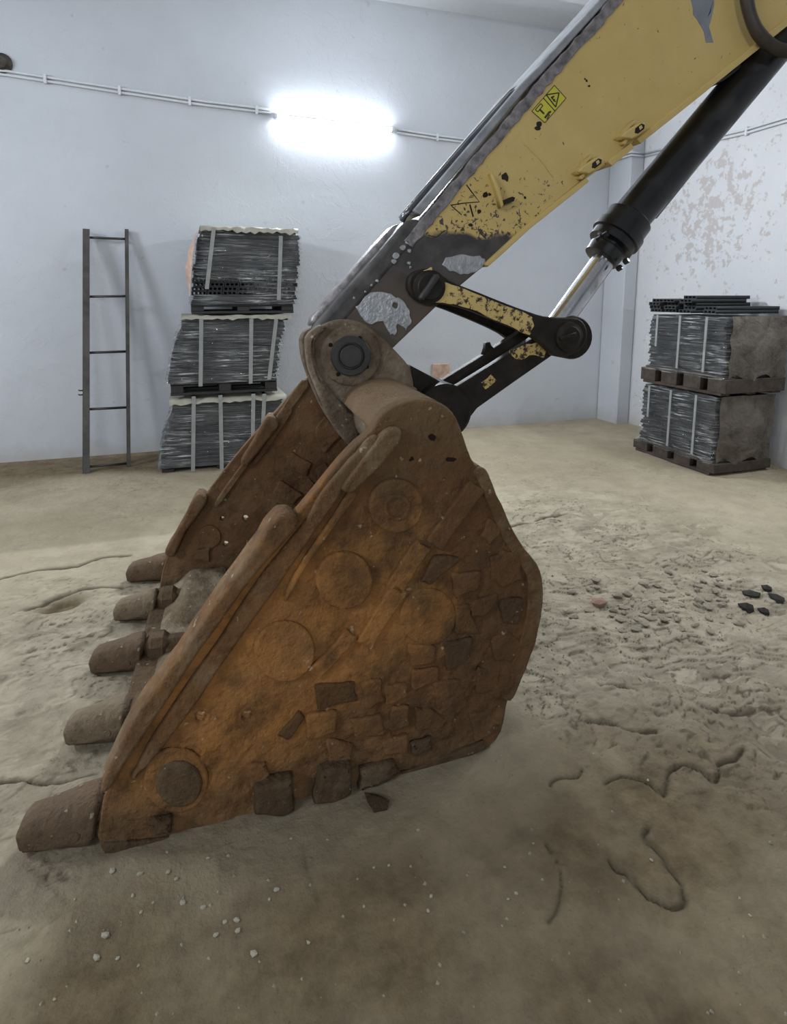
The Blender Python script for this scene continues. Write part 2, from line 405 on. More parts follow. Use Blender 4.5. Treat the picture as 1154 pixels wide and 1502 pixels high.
def mat_filmside():
    m = M('dusty_film_sheet', 0.5, 0, 0.4)
    n = m.noise(7, 6, 0.65, 0.6)
    m.color(m.mix(m.ramp(n, [(0.35, 0), (0.7, 1)]), (0.06, 0.05, 0.04), (0.155, 0.132, 0.105)))
    m.rough(m.ramp(n, [(0.3, 0.2), (0.7, 0.5)])); m.bump(m.noise(7, 5, 0.6, 0.2), 0.7, 0.05); return m.m
FILMSHEET = mat_filmside()
def mat_board():
    m = M('black_composite_board', 0.55, 0, 0.25); st = m.noise(1.0, 4, 0.6, 0, m.mapped((3, 3, 90)))
    m.color(m.mix(st, (0.010, 0.0105, 0.012), (0.036, 0.038, 0.042))); m.bump(st, 0.4, 0.01); return m.m
BOARD = mat_board()
WOOD = mat_simple('dark_pallet_wood', (0.055, 0.042, 0.033), 0.85, 0, 0.3, 0.4, 14, 0.5, 30)
BLACKPAL = mat_simple('black_pallet_plastic', (0.018, 0.017, 0.017), 0.6)
STRAP = mat_simple('white_strap', (0.25, 0.26, 0.25), 0.5, 0, 0.4, 0.15)
PADC = mat_simple('cream_edge_sheet', (0.30, 0.285, 0.23), 0.6, 0, 0.4, 0.2, 10, 0.6, 14)
PINKC = mat_simple('pinkish_cardboard', (0.50, 0.34, 0.26), 0.8)
LADDER = mat_simple('ladder_steel', (0.055, 0.05, 0.046), 0.6, 0.2, 0.5, 0.5, 8)
CONDUIT = mat_simple('white_conduit', (0.60, 0.62, 0.65), 0.5, 0, 0.4, 0.06)
STONE = mat_simple('concrete_chip', (0.29, 0.255, 0.195), 0.95, 0, 0.2, 0.3, 30, 0.6, 60)
PALE = mat_simple('pale_mortar_chip', (0.50, 0.47, 0.40), 0.95, 0, 0.2, 0.15)
PALE2 = mat_simple('mortar_fleck', (0.36, 0.33, 0.26), 0.95, 0, 0.2, 0.15)
CLOD = mat_simple('black_clod', (0.035, 0.032, 0.028), 0.9, 0, 0.2, 0.4)
REDST = mat_simple('brick_stone', (0.27, 0.17, 0.13), 0.95, 0, 0.2, 0.3)
TOOTH2 = mat_rust('buried_tooth_steel', (0.22, 0.165, 0.105), (0.19, 0.145, 0.095), (0.30, 0.25, 0.175), 0.9, False)
DIRT = mat_rust('dry_dirt', (0.20, 0.15, 0.09), (0.15, 0.11, 0.07), (0.42, 0.37, 0.27), 0.8, False)
STICKER = mat_simple('yellow_sticker', (0.62, 0.56, 0.06), 0.45, 0, 0.5, 0.05); INK = mat_simple('black_print', (0.03, 0.03, 0.025), 0.5)
HOSE = mat_simple('hose_rubber', (0.075, 0.06, 0.05), 0.5)
def mat_glow():
    m = M('tube_glow', 0.4); m.color((0.9, 0.95, 1.0)); m.b.inputs['Emission Color'].default_value = (0.86, 0.94, 1.0, 1); m.b.inputs['Emission Strength'].default_value = TUBE_STRENGTH
    return m.m
GLOW = mat_glow()

# ---------------------------------------------------------------- the room (room frame = world)
YB, XR, ZC = 6.2, 4.87, 4.32
XL, YF = -4.5, -9.0
def struct(name, me, m, parent=None):
    o = obj(name, me, m, parent); o['kind'] = 'structure'; return o
def build_floor():
    xs = np.concatenate([np.arange(XL, -2.4, 0.1), np.arange(-2.4, XR+0.02, 0.009)]); ys = np.concatenate([np.arange(YF, 0.2, 0.2), np.arange(0.2, 1.0, 0.05), np.arange(1.0, 2.7, 0.0065), np.arange(2.7, 4.3, 0.0085), np.arange(4.3, YB+0.04, 0.014)])
    X, Y = np.meshgrid(xs, ys, indexing='ij')
    N1, N2, N3 = Noise(3), Noise(5), Noise(9)
    Z = 0.012*(N1.fbm(X*1.3, Y*1.3, 4)-0.5)
    wx = X+0.07*(N3.fbm(X*6, Y*6, 3)-0.5); wy = Y+0.07*(N3.fbm(X*6+31, Y*6+7, 3)-0.5)
    f = N2.fbm(wx*3.2+3, wy*5.0, 4, 0.55)
    def blob(u, v, ru, rv):
        p = RM.ax(u, v, 2, 0); q = RM.ax(u, v-rv, 2, 0); r_ = RM.ax(u+ru, v, 2, 0)
        a = (q-p).length; b = (r_-p).length
        dx = (X-p.x); dy = (Y-p.y); d1 = (q-p).normalized(); d2 = (r_-p).normalized()
        return np.exp(-(((dx*d1.x+dy*d1.y)/a)**2+((dx*d2.x+dy*d2.y)/b)**2))
    zone = np.clip(blob(1000, 880, 260, 120)*1.3+blob(840, 800, 130, 60)+blob(1000, 1000, 240, 70)*0.8+blob(60, 970, 220, 120)*1.25+blob(60, 1150, 140, 50)*0.9+blob(300, 960, 80, 60)*0.5+blob(60, 1290, 90, 60)*0.6+blob(980, 1060, 260, 60)*0.6, 0, 1)
    def terrace(f, steps, edge=0.93):
        fs = f*steps; fl = np.floor(fs); fr = fs-fl; return (fl+np.clip((fr-edge)/(1-edge), 0, 1))/steps, fl
    t1, l1 = terrace(f, 9.0); t2, l2 = terrace(N1.fbm(wx*8+11, wy*13, 3, 0.5), 6.0, 0.86)
    zone = np.clip(zone*(0.45+1.1*N3.fbm(X*2.2+5, Y*2.2, 3)), 0, 1); weak = np.clip(N1.fbm(X*0.9+40, Y*0.9, 3)*1.6-0.62, 0, 0.3)
    zz = np.maximum(zone, weak)
    Z += zz*(0.055*(t1-0.5)+0.026*(t2-0.5)+0.010*(N3.fbm(X*26, Y*26, 3)-0.5))
    tone = (np.sin(l1*12.9898)*43758.5453 % 1)*0.6+(np.sin(l2*78.233+2)*43758.5453 % 1)*0.4
    Z += 0.004*(N3.fbm(X*9+5, Y*9, 3)-0.5)+0.003*(N2.fbm(X*40, Y*40, 2)-0.5)
    crack = np.zeros_like(X)
    px = [[(0, 850), (30, 842), (60, 835), (110, 830), (150, 817), (190, 814)], [(40, 893), (95, 872), (130, 862), (178, 862)],
          [(0, 1150), (30, 1146), (60, 1148), (100, 1145), (140, 1135)], [(808, 1152), (812, 1144), (825, 1140), (845, 1140), (853, 1130)],
          [(885, 1151), (910, 1140), (935, 1143), (955, 1152), (970, 1167), (976, 1155), (983, 1132), (1000, 1123), (1015, 1124), (1030, 1130), (1048, 1142), (1054, 1135), (1053, 1120), (1070, 1113), (1080, 1110), (1090, 1097)],
          [(890, 1262), (905, 1276), (922, 1282), (945, 1308), (962, 1321), (985, 1330), (1003, 1325), (1003, 1308), (996, 1292), (984, 1278), (975, 1258), (965, 1250), (948, 1227), (951, 1214)],
          [(798, 1238), (815, 1262), (822, 1285), (822, 1320), (804, 1352)], [(745, 772), (775, 765), (800, 757), (835, 749)],
          [(1035, 1035), (1060, 1042), (1090, 1040), (1105, 1035)], [(880, 1002), (905, 1005), (935, 1010)], [(860, 1058), (900, 1064), (925, 1073), (960, 1068)],
          [(1010, 815), (1030, 822), (1045, 806), (1060, 812)], [(950, 1462), (965, 1490)], [(445, 1240), (450, 1280), (470, 1330)]]
    wd = [1, 1, 1.2, 1, 1, 1.1, .7, 1, .8, .8, .8, .6, .7, .4]
    for pl_, w in zip(px, wd):
        pts = [RM.ax(u, v, 2, 0) for u, v in pl_]
        pts = smooth_px([(p.x, p.y) for p in pts], 3, False)
        for (ax_, ay_), (bx_, by_) in zip(pts[:-1], pts[1:]):
            i0, i1 = np.searchsorted(xs, [min(ax_, bx_)-0.07, max(ax_, bx_)+0.07]); j0, j1 = np.searchsorted(ys, [min(ay_, by_)-0.07, max(ay_, by_)+0.07])
            if i1 <= i0 or j1 <= j0: continue
            x = X[i0:i1, j0:j1]+0.022*(N3.fbm(X[i0:i1, j0:j1]*26, Y[i0:i1, j0:j1]*26, 3)-0.5); y = Y[i0:i1, j0:j1]
            L2 = (bx_-ax_)**2+(by_-ay_)**2+1e-9; t = np.clip(((x-ax_)*(bx_-ax_)+(y-ay_)*(by_-ay_))/L2, 0, 1)
            d = np.hypot(x-ax_-t*(bx_-ax_), y-ay_-t*(by_-ay_))
            g = np.exp(-(d/((0.0065 if ay_ < 2.6 else 0.011)*(0.5+1.0*N1.at(X[i0:i1, j0:j1]*9, Y[i0:i1, j0:j1]*9))*max(.7, w)))**2); crack[i0:i1, j0:j1] = np.maximum(crack[i0:i1, j0:j1], g*min(1, w))
    e1 = np.clip(1-np.abs((f*9.0) % 1-0.93)/0.07, 0, 1); e2 = np.clip(1-np.abs((N1.fbm(wx*8+11, wy*13, 3, 0.5)*6.0) % 1-0.92)/0.08, 0, 1)
    Z -= 0.012*crack
    crack = np.maximum(crack, np.clip((e1*0.8+e2*0.3)*zz*1.6*np.clip(N3.fbm(X*5+3, Y*5, 2)*2.6-0.75, 0, 1), 0, 0.75))
    hole = np.clip(blob(92, 884, 30, 9)*1.3, 0, 1)**2; Z -= 0.05*hole
    pit2 = blob(1118, 1055, 26, 14)**2; Z -= 0.02*pit2
    pit3 = blob(1048, 1297, 14, 12)**2+blob(725, 1273, 10, 10)**2; Z -= 0.01*np.clip(pit3, 0, 1)
    Z[(Y > YB-0.05) | (X > XR-0.05)] = 0
    under = (X < -2.45) | (Y < 0.15); Z[under] = 0
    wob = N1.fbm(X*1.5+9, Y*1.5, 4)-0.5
    dirt_shade = np.clip((Y-5.30+0.05*X+wob*0.5)/0.22, 0, 1)*np.clip((0.9-X)/0.5, 0, 1)*0.85  # brown dirt along the back wall, with some shade painted in
    dirt_shade = np.maximum(dirt_shade, 0.55*np.clip((X-4.55+wob*0.5)/0.25, 0, 1)*np.clip((4.8-Y)/0.5, 0, 1))
    dirt_shade = np.maximum(dirt_shade, np.clip(hole*1.2+0.7*pit2+0.8*np.clip(pit3, 0, 1), 0, 1)*0.85)
    dirt_shade = np.maximum(dirt_shade, (0.55+0.9*N2.fbm(X*3.1, Y*3.1, 5, 0.6))*0.88*np.clip((1.85-Y+0.5*wob)/0.5, 0, 1)*np.clip((X+0.75+0.5*wob)/0.35, 0, 1)*np.clip((2.4-X+0.6*wob)/1.2, 0, 1))  # fallen dirt, plus the bucket's shadow painted into the foreground colour
    nx, ny = X.shape
    co = np.stack([X, Y, Z], -1).reshape(-1, 3).astype(np.float32)
    I = np.arange(nx*ny).reshape(nx, ny)
    q = np.stack([I[:-1, :-1], I[1:, :-1], I[1:, 1:], I[:-1, 1:]], -1).reshape(-1, 4)
    me = bpy.data.meshes.new('floor'); me.vertices.add(len(co)); me.vertices.foreach_set('co', co.ravel())
    me.loops.add(q.size); me.loops.foreach_set('vertex_index', q.ravel().astype(np.int32))
    me.polygons.add(len(q)); me.polygons.foreach_set('loop_start', np.arange(0, q.size, 4, dtype=np.int32))
    me.polygons.foreach_set('use_smooth', np.ones(len(q), dtype=bool)); me.update(calc_edges=True)
    for nm, a in (('crack', np.clip(crack*1.05, 0, 1)), ('dirt_shade', np.clip(dirt_shade, 0, 0.95)), ('flake', np.clip(zone*0.8, 0, 1)), ('tone', tone*np.clip(zz*2.2, 0, 1)+0.5*(1-np.clip(zz*2.2, 0, 1)))):
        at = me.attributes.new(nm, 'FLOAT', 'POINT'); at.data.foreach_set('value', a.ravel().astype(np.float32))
    def zfun(x, y):
        i = int(np.clip(np.searchsorted(xs, x), 0, nx-1)); j = int(np.clip(np.searchsorted(ys, y), 0, ny-1)); return float(Z[i, j])
    return me, zfun
floor_me, floor_z = build_floor()
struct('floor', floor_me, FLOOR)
struct('wall_back', box_mesh(XL-0.2, XR+0.2, YB, YB+0.2, -0.1, ZC), PLASTER)
struct('wall_right', box_mesh(XR, XR+0.2, YF, YB, -0.1, ZC), PLASTER_PEEL)
struct('wall_left', box_mesh(XL-0.2, XL, YF, YB, -0.1, ZC), PLASTER)
struct('wall_front', box_mesh(XL-0.2, XR+0.2, YF-0.2, YF, -0.1, ZC), PLASTER)
struct('ceiling', box_mesh(XL-0.2, XR+0.2, YF-0.2, YB+0.2, ZC, ZC+0.2), CEIL)
struct('trim_1', box_mesh(XL, XR, 5.15, 5.45, ZC-0.10, ZC, 0.01), CEIL)            # ceiling beam along the back wall
pc = RM.ax(903, 622, 2, 0)
struct('trim_2', box_mesh(pc.x, XR, pc.y, YB, -0.05, ZC, 0.012), PLASTER)            # corner pillar

# ---------------------------------------------------------------- wall lamp and conduits
def build_lamp():
    a = RM.ax(402, 168, 1, YB-0.08); b = RM.ax(578, 188, 1, YB-0.08)
    t = empty('tube_light', ((a.x+b.x)/2, YB, (a.z+b.z)/2))
    sid(t, 'lit white fluorescent tube lamp mounted high on the back wall', 'lamp')
    L = b.x-a.x; dz = b.z-a.z
    tilt = Matrix.Rotation(-math.atan2(dz, L), 4, 'Y')
    def put(n, me, m):
        me.transform(tilt); return obj(n, me, m, t)
    put('batten', box_mesh(-L/2, L/2, -0.04, 0.0, -0.014, 0.014, 0.003), CONDUIT)
    put('glass_tube', tube_mesh([(-L/2+0.03, -0.075, -0.02), (L/2-0.03, -0.075, -0.02)], 0.018, 14), GLOW)
    g = tube_area('tube_beam', (0, -0.10, -0.02), (R(82), 0, R(180)), L-0.08, 165, wid=0.03); g.parent = t; g.rotation_euler = (tilt @ Matrix.Rotation(R(180), 4, 'Z') @ Matrix.Rotation(R(80), 4, 'X')).to_euler()
    for s in (-1, 1): put('end_cap', box_mesh(s*L/2-0.03*(s > 0), s*L/2+0.03*(s < 0), -0.095, -0.03, -0.036, 0.012, 0.004), CONDUIT)
    return a, b
la, lb = build_lamp()
def conduit(name, pts, label, clips, r=0.011, n_off=Vector((0, -0.02, 0)), two=True):
    base = Vector(pts[0]); t = empty(name, base); sid(t, label, 'conduit')
    for k in range(2 if two else 1):
        dz = Vector((0, 0, -0.032*k)); obj('pipe', tube_mesh([Vector(p)-base+dz for p in pts], r, 8), CONDUIT, t)
    for c in clips:
        c = Vector(c)-base; o = obj('clip', box_mesh(-0.012, 0.012, -0.012, 0.012, -0.055, 0.022, 0.003), CONDUIT, t); o.location = c+n_off*0.4
cw = lambda u, v: RM.ax(u, v, 1, YB-0.016)
conduit('conduit', [cw(-60, 97), cw(8, 104), cw(175, 130), cw(300, 149), cw(398, 161)], 'thin white double conduit running from the left edge to the lamp', [cw(66, 113), cw(175, 130), cw(278, 146), cw(376, 159)])
conduit('conduit', [cw(583, 190), cw(641, 199), cw(760, 214), cw(850, 226)], 'thin white conduit running right from the lamp behind the yellow arm', [cw(641, 199)])
p1 = RM.ax(903, 221, 1, pc.y-0.02); p2 = RM.ax(944, 228, 1, pc.y-0.02)
cr = lambda u, v: RM.ax(u, v, 0, XR-0.016)
conduit('conduit', [(pc.x-0.02, YB-0.03, p1.z), (pc.x-0.02, pc.y-0.02, p1.z), (XR-0.02, pc.y-0.02, p1.z)], 'white conduit wrapped around the corner pillar', [])
conduit('conduit', [(XR-0.016, pc.y-0.03, p1.z), cr(1094, 190), cr(1154, 172), cr(1230, 150)], 'thin white conduit rising along the peeling right wall', [cr(1094, 190)])
bx = RM.ax(3, 93, 1, YB)
me = lathe_mesh((0, 0.01, 0), (0, -0.05, 0), [(0, 0.075), (0.02, 0.08), (0.035, 0.06), (0.06, 0.045)], 20)
o = obj('wall_socket_hole', me, None, None); o.location = bx; me.materials.append(mat_simple('broken_mortar', (0.07, 0.062, 0.055), 0.95, 0, 0.2, 0.5, 20, 1.0, 30))
sid(o, 'dark round broken socket above the conduit at the left edge', 'socket')
# small pinkish carton standing against the back wall behind the linkage
q = [RM.ax(634, 534, 1, YB-0.02), RM.ax(659, 533, 1, YB-0.02), RM.ax(634, 575, 1, YB-0.02)]
t = obj('notice_board', box_mesh(q[0].x, q[1].x, YB-0.03, YB, q[2].z, q[0].z, 0.006), PINKC); sid(t, 'small pinkish board fixed on the back wall behind the linkage', 'board')

# ---------------------------------------------------------------- ladder
def build_ladder():
    bl = RM.ax(127, 694, 2, 0); br = RM.ax(189, 684, 2, 0); tl = RM.ax(127, 337, 1, YB-0.07); tr = RM.ax(186, 337, 1, YB-0.03)
    t = empty('ladder', bl); sid(t, 'tall dark steel ladder leaning against the back wall', 'ladder')
    def bar(name, a, b, w, d):
        a, b = Vector(a), Vector(b); z = (b-a).normalized(); x = Vector((1, 0, 0)); x = (x-z*x.dot(z)).normalized(); y = z.cross(x)
        m1 = box_mesh(-w/2, w/2, -d/2, -d/2+0.006, 0, (b-a).length, 0.001); m2 = box_mesh(-w/2, -w/2+0.006, -d/2, d/2, 0, (b-a).length, 0.001)
        me = join_meshes([m1, m2]); mm = Matrix.Identity(4)
        for i in range(3): mm[i][0] = x[i]; mm[i][1] = y[i]; mm[i][2] = z[i]; mm[i][3] = a[i]-bl[i]
        me.transform(mm); return obj(name, me, LADDER, t)
    bar('rail', bl, tl, 0.055, 0.05); bar('rail', br, tr, 0.032, 0.04)
    L = lambda v: bl.lerp(tl, next(k for k in [i/400 for i in range(401)] if proj_v(bl.lerp(tl, k)) <= v))
    Rr = lambda v: br.lerp(tr, next(k for k in [i/400 for i in range(401)] if proj_v(br.lerp(tr, k)) <= v))
    for a, b in ((349, 351), (436, 435), (518, 516), (601, 598), (685, 680)):
        obj('rung', tube_mesh([L(a)-bl, Rr(b)-bl], 0.011, 10), LADDER, t)
    for v in (573, 579):
        p = L(v)-bl; obj('hook', tube_mesh([p, p+Vector((-0.055, -0.01, 0.0)), p+Vector((-0.062, -0.01, 0.008))], 0.006, 8), LADDER, t)
def proj_v(p):
    d = Vector(p)-RM.o; return PY-FOC*d.dot(RM.u)/d.dot(RM.f)
build_ladder()

# ---------------------------------------------------------------- wrapped pallets of boards
FN = Noise(77)
def film_sheet(rows, ring, seed, amp=0.012, closed=False):
    """film wrapped round a load: rows of outline rings (x,y), z per row"""
    rnd = random.Random(seed); vs, fs = [], []; n = None
    for z, lst in rows:
        n = len(lst)
        for (x, y) in lst:
            g = amp*2.2*(float(FN.fbm(np.array(x*4.0+y*4.0+seed), np.array(z*38.0+(x+y)*2.0), 3))-0.5)
            vs.append((x+g*(0.6 if abs(y) < 9 else 1), y+g, z+rnd.uniform(-0.004, 0.004)))
    for i in range(len(rows)-1):
        for k in range(n-1 if not closed else n):
            fs.append((i*n+k, i*n+(k+1) % n, (i+1)*n+(k+1) % n, (i+1)*n+k))
    return mesh_from(vs, fs, True)
def ring_pts(x0, x1, y0, y1, step=0.05):
    def ln(a, b):
        m = max(2, int(math.dist(a, b)/step)); return [(a[0]+(b[0]-a[0])*k/m, a[1]+(b[1]-a[1])*k/m) for k in range(m)]
    return ln((x0, y1), (x0, y0))+ln((x0, y0), (x1, y0))+ln((x1, y0), (x1, y1))+[(x1, y1)]
def pallet(t, x0, x1, y0, y1, z0, z1, mat, blocks=3, along='x'):
    h = z1-z0; s = 0.022
    n = 5
    for k in range(n):
        if along == 'x': a = y0+(y1-y0)*(k+0.12)/n; b = y0+(y1-y0)*(k+0.88)/n; me = box_mesh(x0, x1, a, b, z1-s, z1, 0.003)
        else: a = x0+(x1-x0)*(k+0.12)/n; b = x0+(x1-x0)*(k+0.88)/n; me = box_mesh(a, b, y0, y1, z1-s, z1, 0.003)
        obj('deck_slat', me, mat, t)
    if along == 'x':
        for k in range(blocks):
            c = x0+(x1-x0)*(0.06+0.88*k/(blocks-1)); obj('pallet_block', box_mesh(c-0.05, c+0.05, y0, y1, z0+s, z1-s, 0.003), mat, t)
        for k in range(3):
            c = y0+(y1-y0)*(0.07+0.86*k/2); obj('base_slat', box_mesh(x0, x1, c-0.05, c+0.05, z0, z0+s, 0.003), mat, t)
    else:
        for k in range(blocks):
            c = y0+(y1-y0)*(0.06+0.88*k/(blocks-1)); obj('pallet_block', box_mesh(x0, x1, c-0.095, c+0.095, z0+s, z1-s, 0.003), mat, t)
        for k in range(3):
            c = x0+(x1-x0)*(0.07+0.86*k/2); obj('base_slat', box_mesh(c-0.05, c+0.05, y0, y1, z0, z0+s, 0.003), mat, t)
def board_me(lx, ly, h, seed):
    """grooved composite board layer: long side has ribs"""
    bm = bmesh.new()
    for k in range(2):
        z = -h/2+h*k/2
        bmesh.ops.create_cube(bm, size=1, matrix=Matrix.Translation((0, 0, z+h/4)) @ Matrix.Diagonal((lx-(0.012 if k else 0), ly-(0.012 if k else 0), h/2*0.96, 1)))
    return bm_mesh(bm)
YS = 5.38
def ws(u, v): return RM.ax(u, v, 1, YS)
def left_stack(label, pal, prof, n, straps, seed, holes=False, sheet=None):
    """prof: (left px, right px, v) from bottom to top, on the stack's front"""
    base = ws((prof[0][0]+prof[0][1])/2, pal[3] if pal else prof[0][2])
    t = empty('wrapped_pallet', (base.x, YS+0.35, base.z)); sid(t, label, 'pallet', 'wrapped pallets of the left tower'); o0 = Vector(t.location)
    dep = 0.70
    P = [(ws(l, v).x-o0.x, ws(r, v).x-o0.x, ws((l+r)/2, v).z-o0.z) for l, r, v in prof]
    yf = YS-o0.y
    a, b = ws(pal[0], pal[2]), ws(pal[1], pal[2]); zt = P[0][2]; zb = (ws((pal[0]+pal[1])/2, pal[3])).z-o0.z
    pallet(t, a.x-o0.x, b.x-o0.x, yf+0.03, yf+dep, zb, zt, BLACKPAL, 3, 'x')
    z0, z1 = P[0][2], P[-1][2]
    def edge(z):
        for (l0, r0, q0), (l1, r1, q1) in zip(P[:-1], P[1:]):
            if z <= q1+1e-6: k = (z-q0)/(q1-q0); return l0+(l1-l0)*k, r0+(r1-r0)*k
        return P[-1][0], P[-1][1]
    rnd = random.Random(seed); h = (z1-z0)/n; rows = []
    for i in range(n):
        z = z0+h*(i+0.5); l, r = edge(z); j = rnd.uniform(-0.012, 0.012)
        if holes and 2 <= i <= 5:                            # here the film is torn: hollow board ends look out
            hollow_row(t, l+j+0.01, r+j-0.01, yf+0.02, yf+dep, z, h, 7, 'y')
        else:
            o = obj('board', board_me(r-l-0.02, dep-0.04+rnd.uniform(-0.015, 0.015), h*0.97, i), BOARD, t); o.location = ((l+r)/2+j, yf+dep/2+rnd.uniform(-0.01, 0.01), z)
    nr = 56
    for i in range(nr+1):
        z = z0-0.004+(z1-z0+0.03)*i/nr; l, r = edge(min(max(z, z0), z1)); tight = 0.012+0.006*math.sin(i*1.7)
        if i == nr: l += 0.03; r -= 0.03
        rows.append((z, ring_pts(l-tight, r+tight, yf-tight, yf+dep+0.01)))
    if holes:
        rows = [rw for k, rw in enumerate(rows)]
    me = film_sheet(rows, None, seed)
    if holes:                                                # tear the film open at lower left of the front
        bm = bmesh.new(); bm.from_mesh(me); kill = []
        for f in bm.faces:
            c = f.calc_center_median(); l, r = edge(c.z)
            k = (c.x-l)/(r-l); m_ = (c.z-z0)/(z1-z0)
            if c.y < yf+0.06 and k < 0.52 and 0.13 < m_ < 0.32-0.12*max(0, k-0.3): kill.append(f)
        bmesh.ops.delete(bm, geom=kill, context='FACES'); bm.to_mesh(me); bm.free()
    obj('stretch_film', me, FILM, t)
    lt, rt = edge(z1)
    vs = []; fs = []; m = 22
    for i in range(m+1):
        x = lt-0.02+(rt-lt+0.04)*i/m; w1 = rnd.uniform(0.01, 0.035)
        vs += [(x, yf+dep, z1+0.012), (x, yf-0.02, z1+rnd.uniform(0.008, 0.022)), (x, yf-0.03-rnd.uniform(0, 0.008), z1-w1*(1.3 if sheet else 0.8))]
    for i in range(m): fs += [(i*3, (i+1)*3, (i+1)*3+1, i*3+1), (i*3+1, (i+1)*3+1, (i+1)*3+2, i*3+2)]
    obj('top_sheet', mesh_from(vs, fs, True), PADC, t)
    if sheet:
        vs, fs = [], []; m = 14
        for i in range(m+1):
            z = z0+(z1-z0)*(0.1+0.88*i/m); l, r = edge(z); e = 0.045*max(0, math.sin(math.pi*i/m))**2*rnd.uniform(0.6, 1.2)
            vs += [(l-0.018-e, yf+0.06, z), (l-0.010, yf-0.01, z)]
        for i in range(m): fs.append((i*2, i*2+1, i*2+3, i*2+2))
        obj('side_sheet', mesh_from(vs, fs, True), sheet, t)
    for (u0, v0, u1, v1) in straps:
        pts = []
        for k in range(9):
            p = ws(u0+(u1-u0)*k/8, v0+(v1-v0)*k/8); pts.append(Vector((p.x-o0.x, yf-0.034, p.z-o0.z)))
        pts = [pts[0]+Vector((0, 0.3, 0.02))]+[pts[0]+Vector((0, 0, 0.02))]+pts
        vs = []; fs = []
        for p in pts: vs += [p+Vector((-0.016, 0, 0)), p+Vector((0.016, 0, 0)), p+Vector((0.016, 0.004, 0)), p+Vector((-0.016, 0.004, 0))]
        for i in range(len(pts)-1):
            for k in range(4): fs.append((i*4+k, i*4+(k+1) % 4, (i+1)*4+(k+1) % 4, (i+1)*4+k))
        obj('strap', mesh_from(vs, fs), STRAP, t)
    return t
_hb = {}
def hollow_end_me(w, l, h):
    """one hollow board, long along y: rectangle with three cells"""
    key = (round(w, 3), round(l, 3), round(h, 3))
    if key not in _hb:
        pl_ = Plane((0, 0, 0), (1, 0, 0), RM)
        loops = [[(-w/2, -h/2), (w/2, -h/2), (w/2, h/2), (-w/2, h/2)]]
        for k in (-1, 0, 1):
            c = k*w*0.3; a = w*0.10; b = h*0.27
            loops.append([(c-a, -b), (c-a, b), (c+a, b), (c+a, -b)])
        _hb[key] = extrude_2d(loops, pl_, l/2, -l/2, 0.0005)
    return _hb[key]
def hollow_row(t, x0, x1, y0, y1, z, h, n, along):
    w = (x1-x0)/n
    for k in range(n):
        o = obj('hollow_board', hollow_end_me(w*0.96, y1-y0-0.02, h*0.94), None, t); o.location = (x0+w*(k+0.5), (y0+y1)/2, z)
        if not o.data.materials: o.data.materials.append(BOARD)
left_stack('lowest wrapped pallet of the leaning left tower, half hidden by the bucket', (234, 415, 678, 695), [(233, 415, 680), (237, 417, 645), (249, 419, 612), (252, 416, 586)], 16, [(284, 584, 283, 690), (323, 582, 325, 690), (371, 580, 370, 650), (387, 580, 384, 640)], 11)
left_stack('middle wrapped pallet of the leaning left tower, bulging at lower left', (249, 407, 560, 578), [(244, 408, 560), (250, 411, 525), (259, 417, 490), (269, 423, 465)], 17, [(295, 471, 294, 566), (368, 471, 367, 562), (404, 471, 394, 556)], 12)
left_stack('topmost wrapped pallet of the left tower with torn film', (280, 431, 444, 460), [(280, 435, 446), (281, 438, 420), (284, 441, 380), (289, 441, 347), (297, 433, 336)], 17, [(313, 338, 303, 424), (411, 350, 408, 440)], 13, True, PINKC)

